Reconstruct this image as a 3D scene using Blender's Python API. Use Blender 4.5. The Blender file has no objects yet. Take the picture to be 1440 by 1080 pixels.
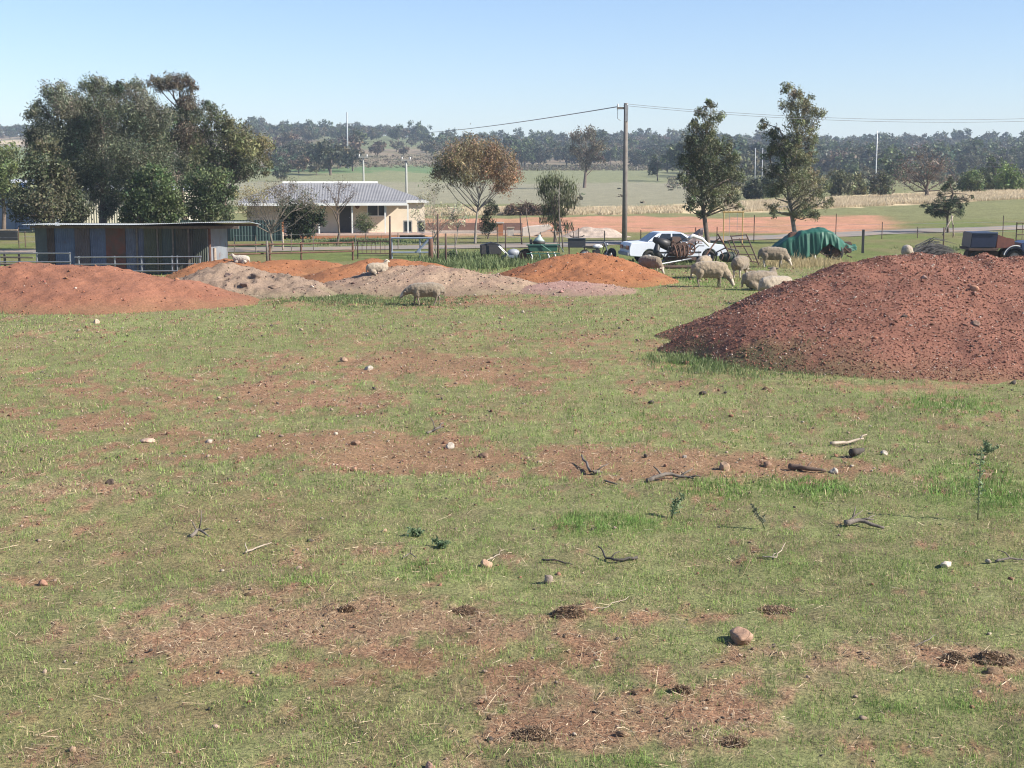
import bpy, bmesh, math, random
import numpy as np
from mathutils import Vector, Matrix, noise as mnoise

# ------------------------------------------------------------------ camera, sky, sun, exposure
scene = bpy.context.scene
FOCAL, EYE = 2000.0, 3.9                      # focal length in photo pixels (1440 wide), eye height in metres
PITCH = math.atan(293 / FOCAL)
cam_data = bpy.data.cameras.new('camera')
cam_data.sensor_width = 36.0
cam_data.lens = 36.0 * FOCAL / 1440.0
cam_data.clip_start, cam_data.clip_end = 0.5, 30000
cam = bpy.data.objects.new('camera', cam_data)
cam.location = (0, 0, EYE)
cam.rotation_euler = (math.pi / 2 - PITCH, 0, 0)
scene.collection.objects.link(cam)
scene.camera = cam

SUN_EL = math.radians(35)
SUN_AZ = math.atan2(0.95, -0.30)              # from +Y towards +X
world = bpy.data.worlds.new('World')
scene.world = world
world.use_nodes = True
wt = world.node_tree
sky = wt.nodes.new('ShaderNodeTexSky')
sky.sky_type = 'NISHITA'
sky.sun_disc = False
sky.sun_elevation = SUN_EL
sky.sun_rotation = SUN_AZ
sky.altitude = 250
sky.air_density, sky.dust_density, sky.ozone_density = 1.0, 0.25, 3.0
wt.nodes['Background'].inputs['Strength'].default_value = 0.078
sky_tone = wt.nodes.new('ShaderNodeMix'); sky_tone.data_type = 'RGBA'; sky_tone.blend_type = 'MULTIPLY'; sky_tone.inputs[0].default_value = 1
sky_tone.inputs[7].default_value = (.95, .965, 1.10, 1)
wt.links.new(sky.outputs[0], sky_tone.inputs[6])
wt.links.new(sky_tone.outputs[2], wt.nodes['Background'].inputs['Color'])
sun_data = bpy.data.lights.new('sun', 'SUN')
sun_data.energy = 5.0
sun_data.angle = math.radians(0.53)
sun_data.color = (1.0, 0.93, 0.82)
sun = bpy.data.objects.new('sun', sun_data)
to_sun = Vector((math.sin(SUN_AZ) * math.cos(SUN_EL), math.cos(SUN_AZ) * math.cos(SUN_EL), math.sin(SUN_EL)))
sun.rotation_euler = to_sun.to_track_quat('Z', 'Y').to_euler()
sun.location = (60, -20, 60)
scene.collection.objects.link(sun)
scene.view_settings.view_transform = 'Standard'
scene.view_settings.look = 'None'
scene.view_settings.exposure = 0.98
scene.view_settings.gamma = 1.0
scene.cycles.filter_width = 1.1
scene.cycles.max_bounces = 6
scene.cycles.transparent_max_bounces = 8
scene.cycles.volume_bounces = 0

# ------------------------------------------------------------------ helpers
C = scene.collection
RNG = np.random.default_rng(7)

def tag(o, label=None, cat=None, group=None, kind=None):
    if label: o['label'] = label
    if cat: o['category'] = cat
    if group: o['group'] = group
    if kind: o['kind'] = kind
    return o

def empty(name, loc, rz=0.0, label=None, cat=None, group=None):
    o = bpy.data.objects.new(name, None)
    o.empty_display_size = 0.2
    o.location = loc
    o.rotation_euler = (0, 0, rz)
    C.objects.link(o)
    return tag(o, label, cat, group)

def link(name, me, mats, parent=None):
    o = bpy.data.objects.new(name, me)
    for m in (mats if isinstance(mats, (list, tuple)) else [mats]):
        if m: me.materials.append(m)
    C.objects.link(o)
    if parent: o.parent = parent
    return o

def np_mesh(name, V, F, tint=None, smooth=False, extra=None):
    """F: list of int arrays (n,3) or (n,4)"""
    me = bpy.data.meshes.new(name)
    V = np.asarray(V, np.float32)
    F = [np.asarray(f, np.int32) for f in F if len(f)]
    me.vertices.add(len(V))
    me.vertices.foreach_set('co', V.ravel())
    loops = np.concatenate([f.ravel() for f in F])
    sizes = np.concatenate([np.full(len(f), f.shape[1], np.int32) for f in F])
    starts = np.concatenate([[0], np.cumsum(sizes)[:-1]]).astype(np.int32)
    me.loops.add(len(loops))
    me.loops.foreach_set('vertex_index', loops)
    me.polygons.add(len(sizes))
    me.polygons.foreach_set('loop_start', starts)
    if smooth: me.polygons.foreach_set('use_smooth', np.ones(len(sizes), bool))
    me.update(calc_edges=True)
    if tint is not None:
        a = me.attributes.new('tint', 'FLOAT_COLOR', 'POINT')
        t = np.ones((len(V), 4), np.float32)
        t[:, :3] = tint
        a.data.foreach_set('color', t.ravel())
    for k, v in (extra or {}).items():
        a = me.attributes.new(k, 'FLOAT', 'POINT')
        a.data.foreach_set('value', np.asarray(v, np.float32))
    return me

class MB:
    """collects boxes, tubes, prisms ... and links them as ONE mesh object"""
    def __init__(s): s.v = []; s.f = []
    def add(s, vs, fs):
        k = len(s.v)
        s.v += [tuple(v) for v in vs]
        s.f += [tuple(i + k for i in f) for f in fs]
        return s
    def box(s, c, d, rot=None, taper=1.0):
        x, y, z = d[0] / 2, d[1] / 2, d[2] / 2
        vs = [Vector(p) for p in ((-x, -y, -z), (x, -y, -z), (x, y, -z), (-x, y, -z),
              (-x * taper, -y * taper, z), (x * taper, -y * taper, z), (x * taper, y * taper, z), (-x * taper, y * taper, z))]
        if rot is not None:
            M = rot if isinstance(rot, Matrix) else Matrix.Rotation(rot, 3, 'Z')
            vs = [M @ v for v in vs]
        return s.add([v + Vector(c) for v in vs], [(0, 3, 2, 1), (4, 5, 6, 7), (0, 1, 5, 4), (1, 2, 6, 5), (2, 3, 7, 6), (3, 0, 4, 7)])
    def tube(s, pts, r, n=8, cap=True):
        pts = [Vector(p) for p in pts]
        rs = r if isinstance(r, (list, tuple)) else [r] * len(pts)
        vs = []; fs = []
        ref = None
        for i, p in enumerate(pts):
            d = (pts[min(i + 1, len(pts) - 1)] - pts[max(i - 1, 0)])
            if d.length < 1e-9: d = Vector((0, 0, 1))
            d.normalize()
            if ref is None: ref = Vector((1, 0, 0)) if abs(d.x) < .8 else Vector((0, 1, 0))
            u = d.cross(ref).normalized(); w = u.cross(d).normalized()
            ref = w
            for k in range(n):
                a = 2 * math.pi * k / n
                vs.append(p + (u * math.cos(a) + w * math.sin(a)) * rs[i])
        for i in range(len(pts) - 1):
            for k in range(n):
                a, b = i * n + k, i * n + (k + 1) % n
                fs.append((a, a + n, b + n, b))
        if cap:
            fs.append(tuple(range(n))); fs.append(tuple(reversed(range((len(pts) - 1) * n, len(pts) * n))))
        return s.add(vs, fs)
    def prism(s, poly, y0, y1, rot=None, loc=(0, 0, 0)):
        """polygon in x,z extruded along y"""
        n = len(poly)
        vs = [Vector((p[0], y0, p[1])) for p in poly] + [Vector((p[0], y1, p[1])) for p in poly]
        M = Matrix.Rotation(rot, 3, 'Z') if rot else Matrix.Identity(3)
        vs = [M @ v + Vector(loc) for v in vs]
        fs = [(i, (i + 1) % n, (i + 1) % n + n, i + n) for i in range(n)]
        fs += [tuple(reversed(range(n))), tuple(range(n, 2 * n))]
        return s.add(vs, fs)
    def ball(s, c, r, sub=2, sc=(1, 1, 1)):
        bm = bmesh.new()
        bmesh.ops.create_icosphere(bm, subdivisions=sub, radius=r)
        vs = [Vector((v.co.x * sc[0], v.co.y * sc[1], v.co.z * sc[2])) + Vector(c) for v in bm.verts]
        fs = [tuple(v.index for v in f.verts) for f in bm.faces]
        bm.free()
        return s.add(vs, fs)
    def ring(s, c, R, r, axis='y', n=20, m=8):
        vs = []; fs = []
        for i in range(n):
            a = 2 * math.pi * i / n
            for k in range(m):
                b = 2 * math.pi * k / m
                q = R + r * math.cos(b); h = r * math.sin(b)
                p = {'y': (q * math.cos(a), h, q * math.sin(a)), 'z': (q * math.cos(a), q * math.sin(a), h), 'x': (h, q * math.cos(a), q * math.sin(a))}[axis]
                vs.append(Vector(p) + Vector(c))
        for i in range(n):
            for k in range(m):
                fs.append((i * m + k, i * m + (k + 1) % m, ((i + 1) % n) * m + (k + 1) % m, ((i + 1) % n) * m + k))
        return s.add(vs, fs)
    def build(s, name, mat, parent=None, bevel=0, smooth=False, loc=None):
        me = bpy.data.meshes.new(name)
        me.from_pydata([tuple(v) for v in s.v], [], s.f)
        bm = bmesh.new(); bm.from_mesh(me)
        bmesh.ops.recalc_face_normals(bm, faces=bm.faces[:])
        if bevel: bmesh.ops.bevel(bm, geom=[e for e in bm.edges if e.is_manifold and e.calc_face_angle(0) > .5], offset=bevel, segments=2, affect='EDGES', clamp_overlap=True)
        bm.to_mesh(me); bm.free()
        if smooth:
            for p in me.polygons: p.use_smooth = True
        me.update()
        o = link(name, me, mat, parent)
        if loc is not None: o.location = loc
        return o

# --- value noise in numpy
def _h(ix, iy, s):
    n = (ix.astype(np.int64) * 374761393 + iy.astype(np.int64) * 668265263 + s * 1446653) & 0x7fffffff
    n = ((n ^ (n >> 13)) * 1274126177) & 0x7fffffff
    n = ((n ^ (n >> 15)) * 974126107) & 0x7fffffff
    return ((n ^ (n >> 16)) & 0xffff) / 65535.0
def vnoise(x, y, s=0):
    x = np.asarray(x, float); y = np.asarray(y, float)
    ix, iy = np.floor(x), np.floor(y)
    fx, fy = x - ix, y - iy
    fx, fy = fx * fx * (3 - 2 * fx), fy * fy * (3 - 2 * fy)
    a, b, c, d = _h(ix, iy, s), _h(ix + 1, iy, s), _h(ix, iy + 1, s), _h(ix + 1, iy + 1, s)
    return (a + (b - a) * fx) * (1 - fy) + (c + (d - c) * fx) * fy
def fbm(x, y, s=0, o=4):
    t = 0; a = .5; m = 0
    for k in range(o):
        t = t + a * vnoise(x * 2 ** k + 17.3 * k, y * 2 ** k + 5.7 * k, s + k); m += a; a *= .5
    return t / m

# --- pixels of the photograph <-> the place (used to survey positions on the terrain)
_PXC = np.array([0, 300, 500, 700, 900, 1200, 1440.])
_D = np.array([60, 100, 120, 140, 170, 220, 300, 400, 500, 650, 800, 1000, 1300, 3000, 9000.])
_flat = lambda d: 247 + 7800 / d
_PY = np.array([
    [_flat(60), 325, 312, 301, 290, 278, 264, 250, 236, 218, 203, 190, 190, 222, 238],
    [_flat(60), 325, 312, 301, 288, 274, 258, 242, 226, 206, 194, 184, 184, 220, 238],
    [_flat(60), 325, 312, 301, 288, 274, 258, 242, 227, 208, 196, 189, 190, 220, 238],
    [_flat(60), 325, 312, 302, 290, 277, 264, 250, 239, 226, 211, 201, 201, 222, 238],
    [_flat(60), 325, 312, 301, 289, 276, 262, 250, 240, 228, 214, 204, 204, 222, 238],
    [_flat(60), 324, 309, 296, 282, 270, 264, 257, 247, 234, 219, 207, 206, 222, 238],
    [_flat(60), 322, 305, 290, 275, 264, 263, 259, 249, 235, 219, 207, 206, 222, 238]])
_SL = np.tan(np.arctan(-(_PY - 540) / FOCAL) - PITCH)      # slope of the sight line
def terrain(x, y):
    x = np.asarray(x, float); y = np.asarray(y, float)
    yy = np.clip(y, 60, 9000)
    px = np.clip(720 + FOCAL * x / np.maximum(y, 20), -200, 1640)
    c = np.clip(np.interp(px, _PXC, np.arange(7)), 0, 5.9999)
    t = np.clip(np.interp(np.log(yy), np.log(_D), np.arange(len(_D))), 0, len(_D) - 1.0001)
    i, j = c.astype(int), t.astype(int)
    u, v = c - i, t - j
    u = u * u * (3 - 2 * u)
    s = (_SL[i, j] * (1 - u) + _SL[i + 1, j] * u) * (1 - v) + (_SL[i, j + 1] * (1 - u) + _SL[i + 1, j + 1] * u) * v
    z = EYE + yy * s
    return np.where(y <= 60, 0.0, z * np.clip((y - 60) / 25, 0, 1))
def micro(x, y):
    w = np.clip((75 - y) / 30, 0, 1)
    return w * ((fbm(x * .9, y * .9, 3, 3) - .5) * .10 + (fbm(x * 5, y * 5, 9, 3) - .5) * .055)
def ground_z(x, y): return float(terrain(x, y))
def ray(px, py):
    u, r = -(py - 540) / FOCAL, (px - 720) / FOCAL
    y = math.cos(PITCH) + u * math.sin(PITCH); z = -math.sin(PITCH) + u * math.cos(PITCH)
    return r / y, z / y
def at(px, py, d):
    a, b = ray(px, py)
    return Vector((a * d, d, EYE + b * d))
_S = np.concatenate([np.arange(8, 130, .05), np.geomspace(130, 1600, 3000)])
def G(px, py, z=None):
    a, b = ray(px, py)
    if b < 0 and EYE / -b <= 60: d = EYE / -b
    else:
        h = EYE + b * _S - terrain(a * _S, _S)
        k = np.nonzero(h < 0)[0]
        d = float(_S[k[0]]) if len(k) else 1200.
    return Vector((a * d, d, ground_z(a * d, d)))
def to_px(x, y, z):
    c = np.cos(PITCH) * y - np.sin(PITCH) * (z - EYE)
    u = np.sin(PITCH) * y + np.cos(PITCH) * (z - EYE)
    return 720 + FOCAL * x / c, 540 - FOCAL * u / c

# ------------------------------------------------------------------ materials
def new_mat(name):
    m = bpy.data.materials.new(name); m.use_nodes = True
    nt = m.node_tree
    return m, nt, nt.nodes, nt.links, nt.nodes['Principled BSDF']
def ramp(N, L, fac, stops):
    r = N.new('ShaderNodeValToRGB')
    e = r.color_ramp.elements
    while len(e) < len(stops): e.new(.5)
    for q, (p, c) in zip(e, stops):
        q.position = p; q.color = (*c, 1) if len(c) == 3 else c
    L.new(fac, r.inputs[0]); return r.outputs[0]
def noise_tex(N, L, scale, detail=4, rough=.55, vec=None, dist=0):
    n = N.new('ShaderNodeTexNoise')
    n.inputs['Scale'].default_value = scale; n.inputs['Detail'].default_value = detail
    n.inputs['Roughness'].default_value = rough; n.inputs['Distortion'].default_value = dist
    if vec is not None: L.new(vec, n.inputs['Vector'])
    return n.outputs['Fac']
def coords(N, which='Object'): return N.new('ShaderNodeTexCoord').outputs[which]
def mixc(N, L, f, a, b, mode='MIX'):
    m = N.new('ShaderNodeMix'); m.data_type = 'RGBA'; m.blend_type = mode
    for s, v in ((0, f), (6, a), (7, b)):
        if hasattr(v, 'is_linked'): L.new(v, m.inputs[s])
        elif s == 0: m.inputs[0].default_value = v
        else: m.inputs[s].default_value = (*v, 1)
    return m.outputs[2]
def bump(N, L, h, strength, dist, B):
    b = N.new('ShaderNodeBump'); b.inputs['Strength'].default_value = strength; b.inputs['Distance'].default_value = dist
    L.new(h, b.inputs['Height']); L.new(b.outputs[0], B.inputs['Normal'])
def surf(name, c1, c2=None, scale=3.0, rough=.7, metal=0, bumps=.2, bdist=.02, spot=None, spot_scale=6, spot_at=.6):
    """two-tone weathered surface with optional blotches (rust, dirt) of their own colour"""
    m, nt, N, L, B = new_mat(name)
    co = coords(N)
    c2 = c2 or tuple(x * .75 for x in c1)
    n = noise_tex(N, L, scale, 6, .6, co)
    col = ramp(N, L, n, [(.3, c1), (.7, c2)])
    if spot:
        k = noise_tex(N, L, spot_scale, 5, .65, co, .4)
        f = ramp(N, L, k, [(spot_at - .06, (0, 0, 0)), (spot_at + .06, (1, 1, 1))])
        col = mixc(N, L, f, col, spot)
    L.new(col, B.inputs['Base Color'])
    B.inputs['Roughness'].default_value = rough; B.inputs['Metallic'].default_value = metal
    if bumps: bump(N, L, noise_tex(N, L, scale * 9, 4, .6, co), bumps, bdist, B)
    return m
def leaf_mat(name, trans=.25, rough=.55):
    m, nt, N, L, B = new_mat(name)
    a = N.new('ShaderNodeAttribute'); a.attribute_name = 'tint'
    L.new(a.outputs['Color'], B.inputs['Base Color'])
    B.inputs['Roughness'].default_value = rough
    B.inputs['Specular IOR Level'].default_value = .3
    t = N.new('ShaderNodeBsdfTranslucent'); L.new(a.outputs['Color'], t.inputs['Color'])
    mx = N.new('ShaderNodeMixShader'); mx.inputs[0].default_value = trans
    L.new(B.outputs[0], mx.inputs[1]); L.new(t.outputs[0], mx.inputs[2])
    L.new(mx.outputs[0], N['Material Output'].inputs['Surface'])
    return m
LEAF = leaf_mat('leaf'); GRASS = leaf_mat('grass_blade', .3, .6); STRAWM = leaf_mat('dry_straw', .1, .7)
def tint_mat(name, rough=.9, bumps=.5, scale=30, var=.5):
    m, nt, N, L, B = new_mat(name)
    a = N.new('ShaderNodeAttribute'); a.attribute_name = 'tint'
    co = coords(N)
    n = noise_tex(N, L, scale, 5, .65, co)
    v = ramp(N, L, n, [(.25, (1 - var,) * 3), (.75, (1 + var * .6,) * 3)])
    L.new(mixc(N, L, 1.0, a.outputs['Color'], v, 'MULTIPLY'), B.inputs['Base Color'])
    B.inputs['Roughness'].default_value = rough; B.inputs['Specular IOR Level'].default_value = .2
    bump(N, L, n, bumps, .03, B)
    return m
STONE = tint_mat('stone', .85, .4, 25, .35)
BARK = surf('bark', (.16, .12, .09), (.07, .055, .045), 5, .9, bumps=.6)
PALEBARK = surf('pale_bark', (.30, .265, .225), (.14, .12, .10), 4, .8, bumps=.4)
DEADWOOD = surf('dead_wood', (.20, .17, .14), (.09, .075, .065), 8, .9, bumps=.5)
PALEWOOD = surf('bleached_wood', (.45, .38, .30), (.26, .20, .15), 8, .85, bumps=.4)
RUST = surf('rust', (.16, .075, .045), (.07, .04, .03), 6, .85, bumps=.4)
DARKRUST = surf('dark_rusted_steel', (.055, .042, .036), (.12, .065, .045), 7, .8, bumps=.4)
GALV = surf('galvanised_steel', (.30, .315, .33), (.20, .215, .23), 5, .45, .6, .1)
BLACK = surf('black_plastic', (.018, .018, .02), (.03, .03, .03), 6, .5)
RUBBER = surf('rubber', (.022, .022, .022), (.04, .037, .033), 9, .85, bumps=.4)
WHITEPAINT = surf('white_paint', (.72, .72, .70), (.60, .60, .58), 2, .5, bumps=.05)
GLASS = surf('dark_glass', (.018, .024, .03), (.03, .04, .05), 1, .12, bumps=0)
CONCRETE = surf('concrete', (.50, .46, .41), (.36, .33, .30), 5, .85)
# ------------------------------------------------------------------ dirt mounds: heights first (the grass keeps off them)
class Heap:
    def __init__(s, pts, slope, ysc=1.0, rough=.05, seed=1, big=.1, soft=.12):
        s.p = [at(*p) for p in pts]; s.slope, s.ysc, s.rough, s.seed, s.big, s.soft = slope, ysc, rough, seed, big, soft
        R = max(p.z for p in s.p) / slope + .6
        s.off = 0.0
        s.x0, s.x1 = min(p.x for p in s.p) - R, max(p.x for p in s.p) + R
        s.y0, s.y1 = min(p.y for p in s.p) - R / ysc, max(p.y for p in s.p) + R / ysc
        q = np.array([p[:] for p in s.p]); e = s.h(q[:, 0], q[:, 1], False, False) - q[:, 2]
        s.off = float(np.median(e))
    def h(s, x, y, fine=True, rough=True):
        x = np.asarray(x, float); y = np.asarray(y, float)
        wx = x + (vnoise(x * .6, y * .6, s.seed) - .5) * .9; wy = y + (vnoise(x * .6, y * .6, s.seed + 5) - .5) * .9
        t = 0
        k = s.soft
        for p in s.p:
            d = np.sqrt((wx - p.x) ** 2 + ((wy - p.y) * s.ysc) ** 2 + .1) - .316
            t = t + np.exp((p.z - s.slope * d) / k)
        z = k * np.log(t)
        if not rough: return z
        z = z - s.off * np.clip(.45 + z, .6, 1)
        w = np.clip(z / .4 + .15, 0, 1)
        z = z + (fbm(x * 1.1, y * 1.1, s.seed + 2, 3) - .5) * s.big * 2 * w
        if fine: z = z + (fbm(x * 6, y * 6, s.seed + 3, 3) - .5) * s.rough * 2 * w
        return z
RED, ORANGE, PINK, GREY = (.265, .118, .072), (.295, .128, .060), (.33, .235, .165), (.255, .185, .135)
HEAPS = [
 ('dirt_mound', 'long low reddish brown dirt mound in front of the patchwork tin shed', RED,
  Heap([(-70, 380, 44.5), (0, 374, 45), (60, 372, 45), (110, 373, 45), (150, 376, 45), (190, 385, 44.6), (218, 394, 44)], .29, 1.0, .05, 11, .11), 900),
 ('dirt_mound', 'bright orange dirt mound with a white sheep resting on its top', ORANGE,
  Heap([(285, 370, 54.5), (320, 364, 55), (350, 368, 55), (375, 376, 54.5)], .33, 1, .05, 21, .08), 500),
 ('dirt_mound', 'rough grey brown mound of broken earth with twigs and clods', GREY,
  Heap([(298, 378, 47.5), (328, 371, 47.8), (355, 381, 47.5), (400, 391, 47.2), (432, 399, 47)], .33, 1, .15, 31, .18), 900),
 ('dirt_mound', 'smallest smooth orange dirt mound below the brown pipe rail', ORANGE,
  Heap([(395, 367, 57), (425, 364, 57.3), (460, 369, 57)], .33, 1, .03, 41, .05), 300),
 ('dirt_mound', 'long orange dirt mound directly behind the pale stony mound', ORANGE,
  Heap([(480, 380, 52), (515, 365, 53), (550, 363, 53.3), (590, 368, 53.3)], .33, 1, .05, 51, .08), 500),
 ('dirt_mound', 'wide pale pinkish mound of stony soil behind the sheep walking left', PINK,
  Heap([(490, 398, 48.6), (540, 380, 49.3), (572, 369, 49.6), (610, 371, 49.6), (650, 376, 49.3), (690, 387, 49), (720, 397, 48.6)], .30, 1, .07, 61, .06), 1600),
 ('dirt_mound', 'rounded bright orange dirt mound left of the white car', (.30, .125, .057),
  Heap([(780, 366, 53.6), (803, 355, 54), (830, 353, 54.2), (852, 359, 54), (872, 374, 53.4)], .40, .62, .06, 71, .05), 1300),
 ('gravel_heap', 'small flat heap of pinkish gravel at the foot of the rounded orange mound', (.36, .22, .18),
  Heap([(795, 399, 48.3), (815, 398, 48.3)], .17, 1, .04, 81, .03, .06), 500),
 ('gravel_mound', 'large dark red gravel mound filling the right side of the field', (.225, .104, .072),
  Heap([(1108, 408, 32.8), (1145, 387, 33), (1190, 368, 33.1), (1240, 359, 33.3), (1290, 357, 33.5), (1340, 357, 33.6),
        (1395, 357, 33.6), (1450, 358, 33.6), (1510, 360, 33.6), (1570, 364, 33.6)], .53, .68, .03, 91, .08, .07), 70000),
]
def heap_h(x, y):
    z = np.full(np.shape(x), -1.0)
    for h in HEAPS:
        H = h[3]
        m = (x > H.x0) & (x < H.x1) & (y > H.y0) & (y < H.y1)
        if m.any():
            zz = H.h(x[m], y[m]); z[m] = np.maximum(z[m], zz)
    return z

# ------------------------------------------------------------------ where the ground is bare, matted or lush
def blobs(px, py, lst):
    t = np.zeros(np.shape(px))
    for cx, cy, rx, ry, w in lst:
        t = np.maximum(t, w * np.clip(1.35 - np.sqrt(((px - cx) / rx) ** 2 + ((py - cy) / ry) ** 2), 0, 1))
    return t
SOIL = [(440, 632, 270, 30, .8), (640, 650, 200, 22, .9), (600, 515, 220, 24, .8), (360, 560, 200, 26, .55), (1000, 660, 240, 20, 1.), (830, 645, 130, 20, .8), (760, 475, 130, 12, .5),
        (640, 930, 250, 42, .85), (350, 950, 140, 26, .7), (1410, 940, 120, 36, .8), (1010, 925, 60, 14, .6), (870, 1010, 230, 55, .6), (800, 868, 260, 16, .7), (600, 425, 230, 9, .7), (650, 418, 90, 8, .9),
        (60, 1010, 60, 12, .5), (1320, 1050, 130, 22, .7), (100, 590, 110, 20, .4), (60, 820, 70, 12, .5), (960, 405, 60, 6, .6), (1000, 372, 130, 5, .9), (1240, 545, 130, 8, .5)]
STRAW = [(560, 885, 330, 46, 1.), (300, 905, 200, 34, .7), (880, 1015, 280, 60, 1.), (1150, 925, 190, 28, .8), (1390, 930, 130, 38, 1.), (100, 900, 130, 26, .5), (700, 1060, 120, 40, .6),
         (1250, 860, 80, 12, .5), (320, 830, 90, 12, .6), (60, 690, 110, 26, .45), (170, 690, 90, 16, .5), (640, 780, 120, 18, .35), (1250, 970, 160, 16, .5), (500, 560, 260, 30, .35), (100, 1060, 120, 26, .5)]
LUSH = [(840, 735, 150, 26, .9), (1090, 690, 190, 26, .8), (1370, 700, 110, 40, .9), (985, 512, 75, 12, 1.), (1150, 520, 160, 14, .5), (1330, 570, 130, 20, .7), (960, 975, 70, 18, .9), (1300, 990, 190, 22, .8), (870, 1075, 130, 20, .8), (1180, 800, 220, 40, .5), (430, 820, 70, 12, .5), (620, 800, 130, 26, .6), (1350, 660, 100, 22, .6),
        (500, 425, 150, 12, .8), (700, 405, 150, 9, .8), (420, 410, 60, 12, .7), (940, 400, 150, 18, .7), (880, 590, 170, 26, .5), (700, 1000, 90, 18, .5), (200, 1060, 200, 30, .4), (1000, 600, 300, 40, .35)]
def cover(x, y):
    """soil, straw and lush weights (0..1) at points of the field"""
    px, py = to_px(x, np.maximum(y, 6.), 0 * x)
    n = fbm(x * 1.3, y * .9, 101, 4); n2 = fbm(x * 4.3, y * 3.1, 131, 3); n3 = fbm(x * .35, y * .25, 141, 3); n4 = fbm(x * 13, y * 10, 151, 2)
    w = lambda t, k: np.clip((t * 1.15 + (n - .5) * 1.5 + (n2 - .5) * 1.5 + (n4 - .5) * 1.1 - .42) / k, 0, 1)
    so = w(blobs(px, py, SOIL) + .30 * np.exp(-((py - 555) / 120) ** 2) * (1 - .5 * np.clip((px - 900) / 300, 0, 1)), .45); st = w(blobs(px, py, STRAW), .5)
    lu = np.clip((blobs(px, py, LUSH) + (n - .5) * 1.0 + (n2 - .5) * .6 + (n3 - .5) * .6 - .35) / .6, 0, 1)
    back = np.clip((n3 - .5) * 3 + (n2 - .5) * 1.5, 0, 1)
    so = np.maximum(so, back * .35)
    return so, st, lu * (1 - .8 * np.maximum(so, st))

def lerp(a, b, t):
    return a + (np.asarray(b) - a) * t[..., None]
def sstep(a, b, x): t = np.clip((x - a) / (b - a), 0, 1); return t * t * (3 - 2 * t)
def ground_tint(x, y):
    z = terrain(x, y)
    px, py = to_px(x, np.maximum(y, 5.), z)
    wig = (fbm(x * .08, y * .05, 201, 4) - .5)
    wig2 = (fbm(x * .5, y * .3, 211, 4) - .5)
    col = np.zeros(x.shape + (3,)); col[...] = (.21, .225, .098)
    so, st, lu = cover(x, y)
    n = fbm(x * 2.2, y * 2.2, 221, 4)
    col = lerp(col, (.21, .165, .10), np.clip(n * 2.2 - .85, 0, 1) * .8)
    col = lerp(col, (.13, .19, .055), lu * .8)
    col = lerp(col, (.315, .215, .138), st * .9)
    col = lerp(col, (.285, .162, .102), so * .82)
    # --- strips beyond the field
    d = y
    g = sstep(56, 62, d + wig * 8)
    mid = np.zeros_like(col); mid[...] = (.135, .165, .055)
    mid = lerp(mid, (.20, .165, .09), np.clip(.5 + wig2 * 3.5, 0, 1) * .6)
    col = lerp(col, mid, g)
    q = py + wig * 10 + wig2 * 7
    pale = sstep(318, 322, q) * (1 - sstep(333, 337, q)) * sstep(590, 610, px) * (1 - sstep(850, 880, px))
    col = lerp(col, (.40, .26, .19), pale * .8)
    dirt = sstep(303.5, 307, q + (px - 1000) * .004) * (1 - sstep(326, 330, q + np.clip(px - 1150, 0, 300) * .02)) * sstep(520, 620, px + wig * 90) * (1 - sstep(1225, 1290, px + wig * 80))
    yard = sstep(314, 317, q) * (1 - sstep(331, 334, q)) * sstep(535, 560, px) * (1 - sstep(600, 640, px))
    col = lerp(col, (.46, .235, .155), np.clip(dirt + yard * .6, 0, 1) * (.72 + .28 * np.clip(.5 + wig2 * 3, 0, 1)))
    far = (d > 118)
    gg = sstep(112, 122, d + wig * 10)
    fg = np.zeros_like(col); fg[...] = (.185, .19, .09)
    col = lerp(col, fg, gg * (1 - dirt))
    # grey-green paddock, greener strip above it
    pad = sstep(118, 150, d) * (1 - sstep(990, 1060, px + wig * 80))
    col = lerp(col, (.235, .225, .155), pad * sstep(252, 256, q) * (1 - sstep(287, 290, q)))
    col = lerp(col, (.19, .20, .11), pad * sstep(239, 241, q) * (1 - sstep(254, 258, q)))
    col = lerp(col, (.11, .17, .075), pad * sstep(231, 233, q) * (1 - sstep(240, 243, q)) * (1 - sstep(615, 640, px)))
    # pale dry grass band
    bc = np.interp(px, [-200, 560, 700, 860, 960, 1050, 1250, 1440, 1700], [300, 298, 297, 296, 294, 290, 281, 272, 262])
    bw = np.interp(px, [-200, 560, 620, 960, 1050, 1440], [0, 1, 5.5, 6.5, 8, 8.5])
    band = 1 - sstep(bw * .75, bw, np.abs(q - bc - wig * 2))
    col = lerp(col, (.60, .485, .31), band * (d > 105) * .9)
    # hillsides
    hill = sstep(330, 380, d + wig * 60)
    hc = np.zeros_like(col); hc[...] = (.15, .135, .085)
    hc = lerp(hc, (.21, .17, .12), np.clip(.5 + wig * 4, 0, 1))
    m = sstep(234, 238, py + wig2 * 3) * (1 - sstep(243, 246, py))
    upper = 1 - sstep(232, 237, q)
    col = lerp(col, hc, np.clip(upper * (d > 200), 0, 1))
    gp = sstep(186, 190, q) * (1 - sstep(206, 212, q)) * sstep(430, 470, px) * (1 - sstep(600, 660, px)) * (d > 300)
    col = lerp(col, (.125, .155, .075), gp * .8)
    gl = (1 - sstep(100, 160, px)) * sstep(206, 210, q) * (d > 150)
    col = lerp(col, (.16, .21, .08), gl * .8)
    dp = sstep(199, 202, q) * (1 - sstep(210, 214, q)) * sstep(840, 870, px) * (1 - sstep(960, 1000, px)) * (d > 300)
    col = lerp(col, (.50, .40, .24), dp)
    dl = sstep(196, 198, q) * (1 - sstep(202, 205, q)) * (1 - sstep(60, 90, px)) * (d > 300)
    col = lerp(col, (.46, .37, .25), dl)
    return col * (.82 + .36 * fbm(x * .9, y * .9, 231, 3))[..., None]

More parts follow.
